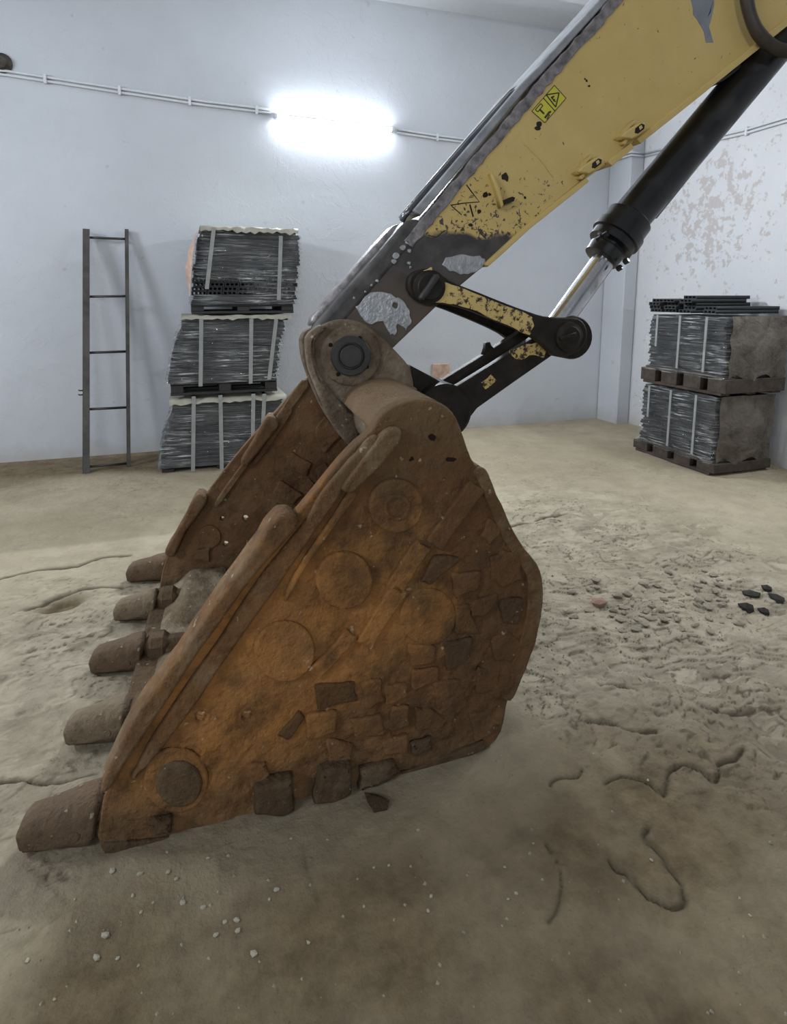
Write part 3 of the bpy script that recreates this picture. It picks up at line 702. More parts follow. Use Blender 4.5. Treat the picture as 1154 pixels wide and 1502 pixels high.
def right_stack(label, x0, x1, y0, y1, zb, zp, zt, n, seed, grp, lean=0.0):
    t = empty('wrapped_pallet', ((x0+x1)/2, (y0+y1)/2, zb)); sid(t, label, 'pallet', grp); o0 = Vector(t.location)
    a, b, c, d = x0-o0.x, x1-o0.x, y0-o0.y, y1-o0.y; hp = zp-zb; ht = zt-zb
    pallet(t, a, b, c, d, 0, hp, WOOD, 4, 'y')
    rnd = random.Random(seed); h = (ht-hp)/n
    for i in range(n):
        z = hp+h*(i+0.5); j = rnd.uniform(-0.012, 0.012)
        o = obj('board', board_me(b-a-0.05+rnd.uniform(-0.01, 0.01), d-c-0.05+rnd.uniform(-0.02, 0.02), h*0.97, i), BOARD, t); o.location = (j+lean*i/n, rnd.uniform(-0.01, 0.01), z)
    rows = []; nr = 22
    for i in range(nr+1):
        z = hp-0.03+(ht-hp+0.04)*i/nr; tight = 0.004+0.010*math.sin(i*2.1); s = 0.03 if i >= nr-1 else 0
        rows.append((z, ring_pts(c-tight+s, d+tight-s, 0, 1)))
    # film on the left face (x = a), wrapped round the near corner
    R2 = []
    for z, _ in rows:
        k = (z-hp)/(ht-hp); s = 0.02*(k > 0.96)
        m = []
        for q in range(15): y = d-(d-c)*q/14; m.append((a-0.006+s-0.010*math.sin(q*1.3+z*20), y))
        for q in range(1, 5): m.append((a+(b-a)*0.10*q, c-0.01))
        R2.append((z, m))
    obj('stretch_film', film_sheet(R2, None, seed), FILM, t)
    # dusty sheet on the near end
    vs, fs = [], []; nx_, nz_ = 14, 12
    for i in range(nz_+1):
        for q in range(nx_+1):
            z = hp-0.02+(ht-hp+0.03)*i/nz_; x = a+0.03+(b-a-0.03)*q/nx_
            vs.append((x, c-0.022-0.035*math.sin(math.pi*q/nx_)*math.sin(math.pi*min(1, i/nz_*0.9+0.1))+rnd.uniform(-0.012, 0.012), z+(0.03*math.sin(q*0.9) if i == 0 else 0)))
    for i in range(nz_):
        for q in range(nx_): k = i*(nx_+1)+q; fs.append((k, k+1, k+nx_+2, k+nx_+1))
    obj('end_sheet', mesh_from(vs, fs, True), FILMSHEET, t)
    for k in (0.18, 0.48, 0.80):
        y = d-(d-c)*k
        obj('strap', box_mesh(a-0.03, a-0.026, y-0.012, y+0.012, hp+0.02 if k > 0.3 else ht*0.55, ht), STRAP, t)
    return t
cz = lambda u, v, y: RM.ax(u, v, 1, y).z
c0 = RM.ax(1043, 697, 2, 0); cb = RM.ax(930, 660, 2, 0)
rx0 = (c0.x+cb.x)/2; ry0, ry1 = c0.y, cb.y
zs = [cz(1046, v, ry0) for v in (697, 676, 581, 572, 553, 466)]
right_stack('lower wrapped pallet by the right wall, standing on the floor', rx0, rx0+0.62, ry0, ry1, 0.0, zs[1], zs[2]-0.02, 14, 21, 'wrapped pallets by the right wall')
right_stack('upper wrapped pallet by the right wall, carrying loose boards', rx0+0.02, rx0+0.66, ry0-0.03, ry1-0.02, zs[2], zs[4], zs[5], 13, 22, 'wrapped pallets by the right wall')
# loose hollow boards lying across the top of the upper pallet
def loose_boards():
    w, h, L = 0.14, 0.030, 0.60
    top = zs[5]+0.022
    specs = []
    for k in range(4): specs.append((rx0+0.03+0.01*(k % 2), ry1-0.12, top+0.002+h*(k+0.5), 0, 0.52, 'far back'))
    for k in range(4): specs.append((rx0+0.04+0.008*((k+1) % 2), ry1-0.285, top+0.002+h*(k+0.5), 0.02, 0.52, 'far left'))
    for k in range(5): specs.append((rx0+0.03+0.01*(k % 3), ry1-0.48, top+0.002+h*(k+0.5), 0.01*k, 0.62, 'middle'))
    for k in range(2): specs.append((rx0+0.05, ry1-0.72, top+0.002+h*(k+0.5), -0.03, 0.66, 'near'))
    order = ['lowest', 'second', 'third', 'fourth', 'topmost']; seen = {}
    names = {'far back': 'loose black hollow board of the rearmost pile on the right tower', 'far left': 'loose black hollow board of the second pile from the back on the right tower', 'middle': 'loose black hollow board of the tall middle pile on the right tower', 'near': 'loose black hollow board of the low front pile on the right tower'}
    tot = {w: sum(1 for q in specs if q[5] == w) for w in names}
    for x, y, z, rz, l, which in specs:
        o = obj('hollow_board', hollow_end_me(w, l, h), None); o.location = (x+l/2+random.uniform(-0.03, 0.03), y+random.uniform(-0.008, 0.008), z); o.rotation_euler = (0, 0, R(90)+rz+random.uniform(-0.015, 0.015))
        if not o.data.materials: o.data.materials.append(BOARD)
        k = seen.get(which, 0); seen[which] = k+1
        sid(o, ('topmost' if k == tot[which]-1 else order[k])+' '+names[which], 'board', 'loose boards on the right tower')
loose_boards()

# ---------------------------------------------------------------- excavator arm (built in its own frame, then turned 4 degrees)
t1r = AR.ax(145, 1252, 2, 0); heel = AR.ax(735, 1092, 2, 0)
BASE = Vector((heel.x, heel.y, 0.0))
NEAR = Plane(t1r, (heel-t1r), AR)                              # outer face of the near side plate (sides taper towards the heel)
YM = 2.36
dirn = (heel-t1r).normalized()
FAR = Plane((t1r.x, 2*YM-t1r.y-0.05, 0), (dirn.x, -dirn.y, 0), AR)   # inner face of the far side plate, mirrored
def YP(y): return Plane((0, y, 0), (1, 0, 0), AR)
arm = empty('excavator_arm')
rot = Matrix.Rotation(R(YAW_ARM-YAW_ROOM), 4, 'Z')
arm.location = rot @ BASE; arm.rotation_euler = (0, 0, R(YAW_ARM-YAW_ROOM))
sid(arm, 'worn yellow and black excavator arm with its rusty toothed bucket resting on the floor', 'excavator')
def part(name, parent=arm): return empty(name, (0, 0, 0), parent)
def PR(name, pts, plane, front, back, mat, parent, bevel=0.004, holes=()): return prism(name, pts, plane, front, back, mat, parent, bevel, holes, BASE)
def ME(name, me, mat, parent): return obj(name, shift_mesh(me, BASE), mat, parent)

bucket = part('bucket')
plate = [(150, 1251), (147, 1200), (158, 1158), (180, 1105), (205, 1062), (235, 1015), (270, 965), (305, 915), (345, 862), (390, 805), (437, 752), (470, 712), (500, 675), (524, 650), (545, 632), (556, 612), (575, 597), (600, 588), (625, 586), (648, 592), (665, 606), (676, 628), (686, 658), (697, 682), (713, 690), (724, 712), (735, 742), (752, 776), (772, 808), (788, 827), (796, 850), (797, 885), (790, 925), (778, 965), (765, 998), (746, 1026), (741, 1050), (735, 1075), (718, 1096), (690, 1106), (640, 1127), (590, 1149), (540, 1167), (480, 1188), (420, 1205), (360, 1221), (300, 1235), (230, 1245)]
hol = [circ_px(u, v, r, 12) for u, v, r in ((295, 1052, 8), (363, 1051, 8), (237, 1108, 5.5), (278, 1107, 6), (298, 1137, 6), (198, 1137, 5))]
def inside(poly, X, Y):
    r = np.zeros(X.shape, bool); n = len(poly)
    for i in range(n):
        (x0, y0), (x1, y1) = poly[i], poly[(i+1) % n]
        if y0 == y1: continue
        c = ((y0 > Y) != (y1 > Y)) & (X < (x1-x0)*(Y-y0)/(y1-y0)+x0); r ^= c
    return r
def edge_dist(poly, X, Y):
    d = np.full(X.shape, 9.0); n = len(poly)
    for i in range(n):
        (x0, y0), (x1, y1) = poly[i], poly[(i+1) % n]; L2 = (x1-x0)**2+(y1-y0)**2+1e-12
        t = np.clip(((X-x0)*(x1-x0)+(Y-y0)*(y1-y0))/L2, 0, 1); d = np.minimum(d, np.hypot(X-x0-t*(x1-x0), Y-y0-t*(y1-y0)))
    return d
def scaled_skin(poly, holes, plane, amp, rough_at):
    """uneven skin of rust scale and worn weld metal over a plate's face"""
    xs = np.arange(min(p[0] for p in poly), max(p[0] for p in poly), 0.007); ys = np.arange(min(p[1] for p in poly), max(p[1] for p in poly), 0.007)
    X, Y = np.meshgrid(xs, ys, indexing='ij'); d = edge_dist(poly, X, Y); ok = inside(poly, X, Y) & (d > 0.004)
    N1, N2 = Noise(31), Noise(33)
    f = N1.fbm(X*9, Y*9, 4, 0.55); t = f*7; ft = np.floor(t); ter = (ft+np.clip((t-ft-0.72)/0.28, 0, 1))/7
    a = rough_at(X, Y)
    H = 0.0015+amp*a*(1.6*(ter-0.42)+0.5*(N2.fbm(X*24, Y*24, 3)-0.45))+0.003*(N2.fbm(X*3, Y*3, 3)-0.5)
    H = np.where(d < 0.03, H*np.clip((d-0.006)/0.024, 0, 1)-0.002*(d < 0.012), H)
    for h in holes:
        cx = sum(p[0] for p in h)/len(h); cy = sum(p[1] for p in h)/len(h); r = max(math.hypot(p[0]-cx, p[1]-cy) for p in h)
        q = np.hypot(X-cx, Y-cy); ok &= q > r+0.004; H = np.where(q < r+0.016, -0.001, H)
    idx = -np.ones(X.shape, int); idx[ok] = np.arange(ok.sum())
    vs = [tuple(plane.w(x, y, z)) for x, y, z in zip(X[ok], Y[ok], H[ok])]
    q = ok[:-1, :-1] & ok[1:, :-1] & ok[1:, 1:] & ok[:-1, 1:]; I, J = np.nonzero(q)
    return mesh_from(vs, [(int(idx[i, j]), int(idx[i+1, j]), int(idx[i+1, j+1]), int(idx[i, j+1])) for i, j in zip(I, J)], True)
pin = [NEAR.st(u, v, 0) for u, v in smooth_px(plate, 2)]; hin = [[NEAR.st(u, v, 0) for u, v in h] for h in hol]
ra = NEAR.st(690, 1000); 
def rough_at(X, Y): return 0.22+0.9*np.exp(-(((X-ra[0])/0.42)**2+((Y-ra[1])/0.34)**2))+0.6*np.exp(-((Y-0.10)/0.14)**2)+0.35*np.exp(-((Y-1.12)/0.12)**2)
body = extrude_2d([pin]+hin, NEAR, 0.0, -0.05, 0.008)
ME('side_plate', join_meshes([body, scaled_skin(pin, hin, NEAR, 0.024, rough_at)]), RUST, bucket)
for u, v in ((240, 1109), (279, 1107), (300, 1138), (198, 1138)): PR('dirt_plug', circ_px(u, v, 4.6, 9, 0.2), NEAR, -0.008, -0.03, PALE, bucket, 0.003)
for u, v, r in ((512, 713, 5), (634, 642, 5), (603, 674, 4.5)): PR('drill_hole', circ_px(u, v, r, 12, 0.15), NEAR, 0.022 if u < 520 else 0.005, -0.004, PIT, bucket, 0.0005)
PR('drill_hole', circ_px(661, 674, 8, 12, 0.15, 3.5), NEAR, 0.005, -0.004, PIT, bucket, 0.0005)
# shell wrapped round heel, back and top, from near to far plate
npl = [NEAR.at(u, v, 0) for u, v in smooth_px(plate[14:]+[plate[0]], 3, False)]
def build_shell():
    prof = [(p.x, p.z) for p in npl]; n = len(prof); inner = []
    for i in range(n):
        a = prof[max(0, i-1)]; b = prof[min(n-1, i+1)]; d = Vector((b[0]-a[0], b[1]-a[1])).normalized()
        inner.append((prof[i][0]-(-d.y)*-0.045, prof[i][1]-d.x*0.045) if False else (prof[i][0]+d.y*0.045, prof[i][1]-d.x*0.045))
    vs, fs = [], []
    ys = np.linspace(0, 1, 9)
    for tt in ys:
        for (x, z) in prof+inner[::-1]:
            y0 = t1r.y+(x-t1r.x)*dirn.y/dirn.x+0.03; y1 = 2*YM-y0
            vs.append((x, y0+(y1-y0)*tt, z))
    m = 2*n
    for k in range(len(ys)-1):
        for i in range(m): fs.append((k*m+i, k*m+(i+1) % m, (k+1)*m+(i+1) % m, (k+1)*m+i))
    me = mesh_from(vs, fs); bm = bmesh.new(); bm.from_mesh(me); bmesh.ops.recalc_face_normals(bm, faces=bm.faces); bm.to_mesh(me); bm.free()
    me.polygons.foreach_set('use_smooth', [True]*len(me.polygons))
    return me
ME('shell', build_shell(), RUST_IN, bucket)
# rim band along the curved back edge and the bars welded along the front edge
PR('rim_band', worn(strip_px([(703, 690), (716, 716), (728, 745), (744, 780), (762, 810), (778, 832), (785, 855), (785, 885), (779, 922), (768, 960), (755, 993), (738, 1022)], 16, 24), 2), NEAR, 0.012, -0.01, RUST_EDGE, bucket, 0.005)
PR('edge_bar', worn([(404, 763), (418, 754), (432, 757), (438, 768), (432, 780), (385, 833), (339, 893), (310, 935), (283, 972), (248, 1025), (215, 1076), (185, 1122), (163, 1158), (148, 1168), (150, 1152), (175, 1096), (204, 1043), (233, 1005), (259, 970), (300, 908), (350, 838), (380, 797)], 2), NEAR, 0.040, -0.055, RUST_EDGE, bucket, 0.012)
PR('edge_bar', worn([(449, 765), (470, 728), (500, 689), (525, 662), (545, 640), (556, 642), (552, 656), (522, 696), (490, 740), (462, 780), (425, 838), (380, 900), (335, 965), (290, 1030), (250, 1085), (205, 1140), (192, 1142), (215, 1098), (262, 1025), (320, 940), (370, 865), (410, 812)], 2), NEAR, 0.020, -0.004, RUST_EDGE, bucket, 0.010)
PR('edge_bar', smooth_px([(502, 716), (520, 690), (545, 658), (562, 637), (577, 628), (588, 630), (589, 642), (580, 660), (560, 683), (535, 708), (522, 722), (510, 724)], 3), NEAR, 0.034, -0.004, RUST_EDGE, bucket, 0.010)
PR('edge_bar', smooth_px(strip_px([(519, 724), (495, 760), (465, 802), (437, 845), (420, 880)], 13, 7), 2), NEAR, 0.020, -0.004, RUST, bucket, 0.008)
# round wear pads
def pad(u, v, r, h=0.018, mat=RUST): return PR('wear_disc', circ_px(u, v, r, 36, 0.012, r*1.0), NEAR, h, -0.004, mat, bucket, 0.008)
pad(582, 743, 40, 0.022); PR('wear_ring', circ_px(583, 745, 20, 28, 0.02), NEAR, 0.027, 0.018, RUST, bucket, 0.004, [circ_px(583, 745, 14, 24, 0.02)])
pad(506, 853, 42, 0.022); pad(418, 957, 45, 0.014); pad(628, 905, 42, 0.008); pad(258, 1146, 48, 0.012); pad(263, 1152, 34, 0.020, MUD)
# diagonal wear strap, broken into lengths
for seg, w in ((((700, 713), (672, 752), (638, 802)), 27), (((622, 800), (600, 830), (578, 868)), 26), (((590, 862), (560, 905), (535, 948)), 24), (((516, 930), (490, 962), (460, 992)), 20)):
    PR('wear_bar', rough_px(strip_px(list(seg), w), 1.2, 3), NEAR, 0.018, -0.004, RUST, bucket, 0.006)
PATCH = [[(640, 816), (677, 820), (633, 860), (618, 853)], [(662, 842), (707, 838), (700, 868), (669, 878)], [(720, 820), (738, 807), (764, 813), (766, 850), (737, 864), (721, 850)],
         [(700, 882), (731, 871), (729, 890), (709, 906), (692, 905), (690, 888)], [(667, 889), (688, 888), (696, 908), (703, 930), (670, 932)], [(651, 944), (693, 935), (689, 968), (656, 986)],
         [(720, 940), (745, 925), (766, 942), (757, 970), (728, 970)], [(604, 984), (644, 980), (645, 1000), (605, 1014)], [(564, 1008), (598, 1002), (600, 1022), (567, 1037)],
         [(636, 1003), (680, 997), (686, 1033), (669, 1049), (640, 1038)], [(462, 1008), (522, 1000), (524, 1030), (466, 1041)], [(529, 1003), (559, 997), (563, 1030), (535, 1043)],
         [(450, 1051), (495, 1044), (493, 1076), (452, 1087)], [(516, 1058), (560, 1048), (564, 1077), (524, 1088)], [(611, 1040), (634, 1042), (655, 1056), (650, 1070), (612, 1072)],
         [(407, 1080), (440, 1046), (448, 1054), (422, 1088)], [(690, 1050), (722, 1040), (727, 1075), (697, 1090)], [(364, 1124), (390, 1120), (395, 1140), (369, 1162)],
         [(700, 980), (735, 985), (728, 1015), (700, 1020)], [(576, 1040), (602, 1036), (600, 1068), (572, 1074)], [(735, 880), (768, 880), (762, 918), (738, 915)], [(720, 760), (738, 778), (722, 800), (706, 788)],
         [(600, 945), (640, 950), (636, 974), (602, 978)], [(480, 1085), (520, 1095), (515, 1118), (482, 1120)], [(560, 1090), (598, 1080), (600, 1104), (566, 1112)]]
for i, pp in enumerate(PATCH): PR('wear_patch', rough_px(pp, 1.8, 3), NEAR, random.choice((0.011, 0.014, 0.019)), -0.004, RUST if i % 5 else RUST_IN2, bucket, 0.008)
LUMP = [[(374, 1159), (404, 1150), (430, 1148), (432, 1190), (412, 1203), (374, 1197)], [(471, 1138), (490, 1129), (517, 1128), (518, 1166), (492, 1180), (462, 1183)], [(531, 1133), (580, 1119), (587, 1136), (565, 1152), (527, 1163)], [(603, 1093), (632, 1085), (636, 1100), (607, 1113)], [(218, 1211), (251, 1207), (252, 1226), (222, 1229)]]
for pp, h in zip(LUMP, (0.05, 0.05, 0.035, 0.025, 0.04)): PR('weld_lug', rough_px(pp, 1.5, 3), NEAR, h, -0.004, MUD, bucket, 0.014)
PR('bottom_strip', ragged([(152, 1247), (230, 1239), (300, 1229), (420, 1199), (540, 1161), (640, 1121), (712, 1094)], 13, 13, 1.3, 12), NEAR, 0.014, -0.004, MUD, bucket, 0.006)
# far side plate with its bars, pads and through holes
fpts = []
for u, v in smooth_px(plate, 2):
    a, b = NEAR.st(u, v, 0); fpts.append((a, b))
fh = [[FAR.st(uu, vv, 0) for uu, vv in circ_px(u, v, r, 10)] for u, v, r in ((326, 761, 3), (360, 760, 4.2), (296, 791, 3.5), (331, 798, 4))]
ME('side_plate', extrude_2d([fpts]+fh, FAR, 0.0, -0.05, 0.006), RUST_IN, bucket)
for pp, h in (([(427, 664), (457, 679), (450, 698), (416, 686)], .014), ([(412, 705), (444, 726), (429, 741), (399, 724)], .016), ([(463, 628), (478, 611), (499, 639), (476, 666), (465, 652)], .018), ([(463, 688), (478, 679), (486, 696), (468, 713)], .012),
              ([(452, 702), (470, 716), (462, 732), (440, 720)], .012), ([(290, 807), (308, 803), (306, 824), (284, 822)], .02), ([(400, 745), (425, 752), (412, 776), (390, 768)], .010)):
    PR('wear_patch', rough_px(pp, 1.0, 3), FAR, h, -0.004, RUST_IN, bucket, 0.006)
PR('wear_disc', circ_px(307, 788, 17, 20), FAR, 0.012, -0.004, RUST_IN, bucket, 0.005, [circ_px(331, 798, 0.5, 6)] if False else ())
PR('edge_bar', worn(strip_px([(402, 618), (380, 648), (358, 680)], 20, 14), 2), FAR, 0.055, -0.06, RUST_EDGE, bucket, 0.015)
PR('edge_bar', worn(strip_px([(296, 732), (276, 762), (256, 797), (247, 815)], 18, 14), 2), FAR, 0.055, -0.06, RUST_IN, bucket, 0.015)
PR('edge_bar', smooth_px(strip_px([(448, 562), (420, 600), (390, 642), (350, 695), (318, 740)], 14, 8), 2), FAR, 0.02, -0.004, RUST_EDGE, bucket, 0.008)
PR('edge_bar', smooth_px(strip_px([(425, 602), (395, 650), (372, 680)], 9, 6), 2), FAR, 0.02, -0.004, RUST_IN, bucket, 0.006)
# lip, adapters, teeth
xl = t1r.x
lipx0 = xl-0.02
ME('lip', box_mesh(lipx0, xl+0.30, t1r.y+0.03, 2*YM-t1r.y-0.05, 0.012, 0.06, 0.012), MUD, bucket)
T = 5; yT = [t1r.y+0.075+(AR.ax(236, 853, 2, 0).y-t1r.y-0.03)*k/(T-1) for k in range(T)]
def tooth_mesh(L=0.205, w=0.13, h=0.132, seed=0):
    rnd = random.Random(seed)
    # cross sections from tip to root: (x, half width, z bottom, z top)
    secs = [(-L, 0.52, 0.012, 0.062), (-L+0.008, 0.70, 0.002, 0.082), (-L+0.03, 0.80, 0.0, 0.096), (-L*0.68, 0.86, 0.0, 0.108), (-L*0.4, 0.92, 0.0, 0.118), (-0.05, 1.0, 0.0, 0.127), (-0.014, 1.05, 0.0, h), (0.0, 0.98, 0.006, h-0.006)]
    vs, fs = [], []; m = 12
    for x, kw, zb, zt in secs:
        hw = w/2*kw; zc, hh = (zb+zt)/2, (zt-zb)/2
        for k in range(m):
            a = 2*math.pi*(k+0.5)/m; c, s_ = math.cos(a), math.sin(a); e = 0.55
            sx = 0.02*max(0, s_)*(-1 if x > -0.06 else 0)
            wav = 0.012*math.sin(s_*2.5) if x > -0.03 else 0
            vs.append((x+wav+rnd.uniform(-.003, .003), hw*math.copysign(abs(c)**e, c)+rnd.uniform(-.004, .004), zc+hh*math.copysign(abs(s_)**e, s_)+rnd.uniform(-.003, .003)))
    n = len(secs)
    for i in range(n-1):
        for k in range(m): fs.append((i*m+k, i*m+(k+1) % m, (i+1)*m+(k+1) % m, (i+1)*m+k))
    fs += [tuple(range(m)), tuple((n-1)*m+k for k in range(m))[::-1]]
    me = mesh_from(vs, fs); bm = bmesh.new(); bm.from_mesh(me); bmesh.ops.recalc_face_normals(bm, faces=bm.faces)
    bmesh.ops.bevel(bm, geom=[e for e in bm.edges if e.calc_face_angle(0) > 0.9], offset=0.006, segments=2, affect='EDGES')
    pinm = lathe_mesh((-0.055, -w/2-0.004, 0.052), (-0.055, w/2+0.004, 0.052), [(0, 0.011), (0.003, 0.014), (w+0.005, 0.014), (w+0.008, 0.011)], 14)
    bm.from_mesh(pinm)
    return bm_mesh(bm, True)
tm = tooth_mesh(); tm.materials.append(TOOTH)
tm2 = tooth_mesh(); tm2.materials.append(TOOTH2)
for k in range(T):
    o = bpy.data.objects.new('tooth', tm if k in (0, 2, 4) else tm2); C.objects.link(o); o.parent = bucket
    o.location = Vector((xl-0.004+0.003*k, yT[k], 0.004))-BASE
    s = (1.0, 0.93, 0.97, 0.9, 0.95)[k]; o.scale = (s, s, s)
    am = tooth_mesh(0.05, 0.125, 0.15, 5+k)
    bm = bmesh.new(); bm.from_mesh(am); bm.free()
    ad = join_meshes([box_mesh(0.010, 0.11, -0.060, 0.060, 0.01, 0.128, 0.028), box_mesh(0.06, 0.26, -0.055, 0.055, 0.03, 0.112, 0.035)])
    o2 = obj('tooth_adapter', ad, MUD, bucket); o2.location = Vector((xl, yT[k], 0.0))-BASE
# dry dirt lying in the bucket
def dirt_mesh():
    N = Noise(21); vs, fs = [], []; nx_, ny_ = 46, 62; x0, x1 = xl+0.03, xl+0.95; y0, y1 = t1r.y+0.05, 2*YM-t1r.y-0.055
    for i in range(nx_+1):
        for j in range(ny_+1):
            x = x0+(x1-x0)*i/nx_; y = y0+(y1-y0)*j/ny_
            tap = (x-t1r.x)*dirn.y/dirn.x
            y = min(max(y, y0+tap), y1-tap)
            z = 0.085+0.17*float(N.fbm(np.array(x*5.0), np.array(y*5.0), 5)-0.42)+0.05*(x-x0)
            z = 0.05+(z-0.05)*min(1, i/6)
            if i == 0: z = 0.03
            vs.append((x, y, max(0.05 if i else 0.03, z)))
    for i in range(nx_):
        for j in range(ny_): k = i*(ny_+1)+j; fs.append((k, k+ny_+1, k+ny_+2, k+1))
    return mesh_from(vs, fs, True)
o = ME('caked_dirt', dirt_mesh(), DIRT, bucket); o['kind'] = 'stuff'
# torque tube and hinge ears on top
tc_ = NEAR.at(612, 652)
tube_end = Vector((tc_.x, 2*YM-tc_.y, tc_.z))
ME('torque_tube', lathe_mesh(tc_+Vector((0, 0.02, 0)), tube_end, [(0, 0.095), (0.35, 0.105), ((tube_end-tc_).length-0.4, 0.105), ((tube_end-tc_).length-0.04, 0.095)], 28), RUST_DUSTY, bucket)
EAR = YP(YM-0.125)
ear = [(449, 508), (451, 494), (460, 484), (472, 479), (488, 472), (508, 469), (530, 473), (552, 487), (578, 512), (600, 537), (607, 560), (612, 588), (640, 620), (650, 680), (580, 700), (530, 672), (510, 652), (488, 625), (476, 598), (462, 565), (453, 540)]
PR('hinge_ear', smooth_px(ear, 3), EAR, 0.075, 0.0, RUST_DUSTY, bucket, 0.014)
PR('ear_rim', smooth_px([(449, 508), (452, 492), (470, 478), (480, 482), (466, 497), (463, 520), (472, 552), (492, 580), (512, 603), (530, 632), (522, 660), (508, 650), (488, 625), (476, 598), (462, 565), (453, 540)], 3), EAR, 0.10, 0.02, RUST_DUSTY, bucket, 0.018)
PR('ear_boss', circ_px(515, 522, 45, 36, 0.01), EAR, 0.086, 0.02, RUST_DUSTY, bucket, 0.010)
PR('weld_bead', smooth_px(strip_px([(484, 598), (505, 606), (522, 612), (520, 596), (502, 586)], 8, 6), 2), EAR, 0.10, 0.05, RUST_DUSTY, bucket, 0.012)
PR('weld_bead', smooth_px(strip_px([(545, 606), (560, 590), (585, 577), (610, 572)], 9, 7), 2), EAR, 0.10, 0.04, RUST_DUSTY, bucket, 0.014)
far_ear = [(451, 514), (453, 500), (462, 490), (474, 485), (490, 480), (508, 478), (528, 480), (548, 494), (570, 518), (590, 540), (600, 585), (620, 620), (620, 670), (560, 690), (520, 660), (500, 640), (480, 605), (465, 570), (455, 540)]
NE = [EAR.st(u, v, 0.0) for u, v in smooth_px(far_ear, 3)]
EARF = YP(YM+0.125)
ME('hinge_ear', extrude_2d([NE], EARF, 0.0, -0.07, 0.012), RUST_DUSTY, bucket)
ep = EAR.at(514, 522, 0.086)
ME('pin_cap', lathe_mesh(ep+Vector((0, 0.01, 0)), ep+Vector((0, -1, 0)), [(0, 0.072), (0.020, 0.072), (0.024, 0.068), (0.024, 0.049), (0.012, 0.047), (0.012, 0.042), (0.022, 0.0405), (0.024, 0.038), (0.024, 0.010)], 36), PINCAP, bucket)
for u, v in ((485, 506), (528, 496), (538, 538), (496, 549)):
    PR('bolt_hole', circ_px(u, v, 3.2, 10), EAR, 0.0885, 0.08, PIT, bucket, 0.0005)

# stick
stick = part('stick')
SK = YP(YM-0.12)
upper = [(1120, -262), (1000, -119), (906, -8), (800, 110), (700, 228), (625, 318), (560, 392), (505, 455), (470, 500)]
lower = [(1450, -205), (1300, -86), (1154, 30), (1010, 146), (900, 233), (845, 273), (775, 331), (716, 385), (650, 440), (600, 488), (575, 512), (555, 545), (515, 562), (480, 545), (466, 520)]
PR('stick_body', upper[::-1]+lower, SK, 0.0, -0.24, YSTICK, stick, 0.006)
PR('edge_flange', strip_px([(1300, -83), (1154, 33), (1010, 149), (937, 207)], 9), SK, 0.025, -0.262, YEL, stick, 0.004)
PR('edge_flange', strip_px([(928, 213), (895, 240)], 9), SK, 0.025, -0.262, YEL, stick, 0.004)
PR('edge_flange', strip_px([(862, 263), (775, 333), (735, 370), (714, 389)], 8, 6), SK, 0.022, -0.262, YEL, stick, 0.004)
PR('weld_seam', ragged([(1000, -112), (906, -1), (803, 115), (703, 233), (628, 323), (598, 358)], 15, 16, 1.8, 10), SK, 0.007, -0.03, WELD, stick, 0.004)
# top cover plate, guard bar and hard pipes on the stick's upper side
PR('top_plate', strip_px([(1110, -266), (1000, -135), (898, -14), (792, 103), (770, 125), (690, 220), (612, 312)], 9, 13), SK, -0.004, -0.236, GREYTOP, stick, 0.006)
TOPY = YP(YM-0.02)
for yy, dv, r in ((YM-0.08, 0, 0.011), (YM-0.04, -3, 0.011), (YM+0.05, -2, 0.012)):
    pl_ = YP(yy)
    pts = [pl_.at(u, v+dv) for u, v in ((589, 324), (600, 309), (690, 205), (750, 138), (758, 133), (764, 137))]
    ME('hard_pipe', tube_mesh(pts, r, 10), SHINY, stick)
PR('guard_bar', smooth_px([(602, 322), (616, 322), (622, 332), (612, 350), (560, 412), (500, 480), (480, 500), (464, 488), (468, 472), (520, 412), (570, 354), (590, 330)], 3), SK, 0.006, -0.13, GUARD, stick, 0.02)
PR('guard_bar', smooth_px(strip_px([(580, 335), (520, 402), (462, 470)], 10, 12), 2), YP(YM+0.02), 0.05, -0.05, WELD, stick, 0.012)
# scraped patches down to bare metal
PR('bare_patch', rough_px([(523, 452), (533, 436), (552, 428), (575, 432), (590, 441), (600, 455), (606, 470), (596, 484), (584, 476), (580, 490), (570, 490), (562, 470), (545, 475), (530, 468)], 2.2, 3), SK, 0.006, -0.004, BARE, stick, 0.003, [circ_px(580, 448, 4.5, 9, 0.2)])
PR('bare_patch', rough_px([(648, 390), (656, 376), (680, 373), (704, 376), (713, 382), (708, 394), (692, 402), (675, 402), (660, 397)], 1.6, 3), SK, 0.006, -0.004, BARE, stick, 0.003)
for u, v, r in ((590, 363, 4), (581, 375, 5), (577, 384, 3.5), (600, 386, 2.5), (602, 392, 2.2), (553, 412, 2.5), (545, 418, 2), (535, 428, 2), (598, 355, 3), (610, 348, 3), (519, 437, 2), (600, 368, 3)):
    PR('paint_chip', rough_px(circ_px(u, v, r, 6, 0.3), 0.6, 1), SK, 0.007, -0.002, BARE, stick, 0.002)
PR('primer_patch', rough_px([(1013, -5), (1046, -5), (1047, 8), (1044, 25), (1040, 40), (1046, 62), (1036, 62), (1030, 40), (1017, 22)], 0.8, 3), SK, 0.0015, -0.004, GREYPATCH, stick, 0.0005)
PR('paint_chip', rough_px([(1046, 2), (1042, 18), (1038, 26), (1043, 10)], 0.5, 2), SK, 0.002, -0.002, DARK, stick, 0.0003)
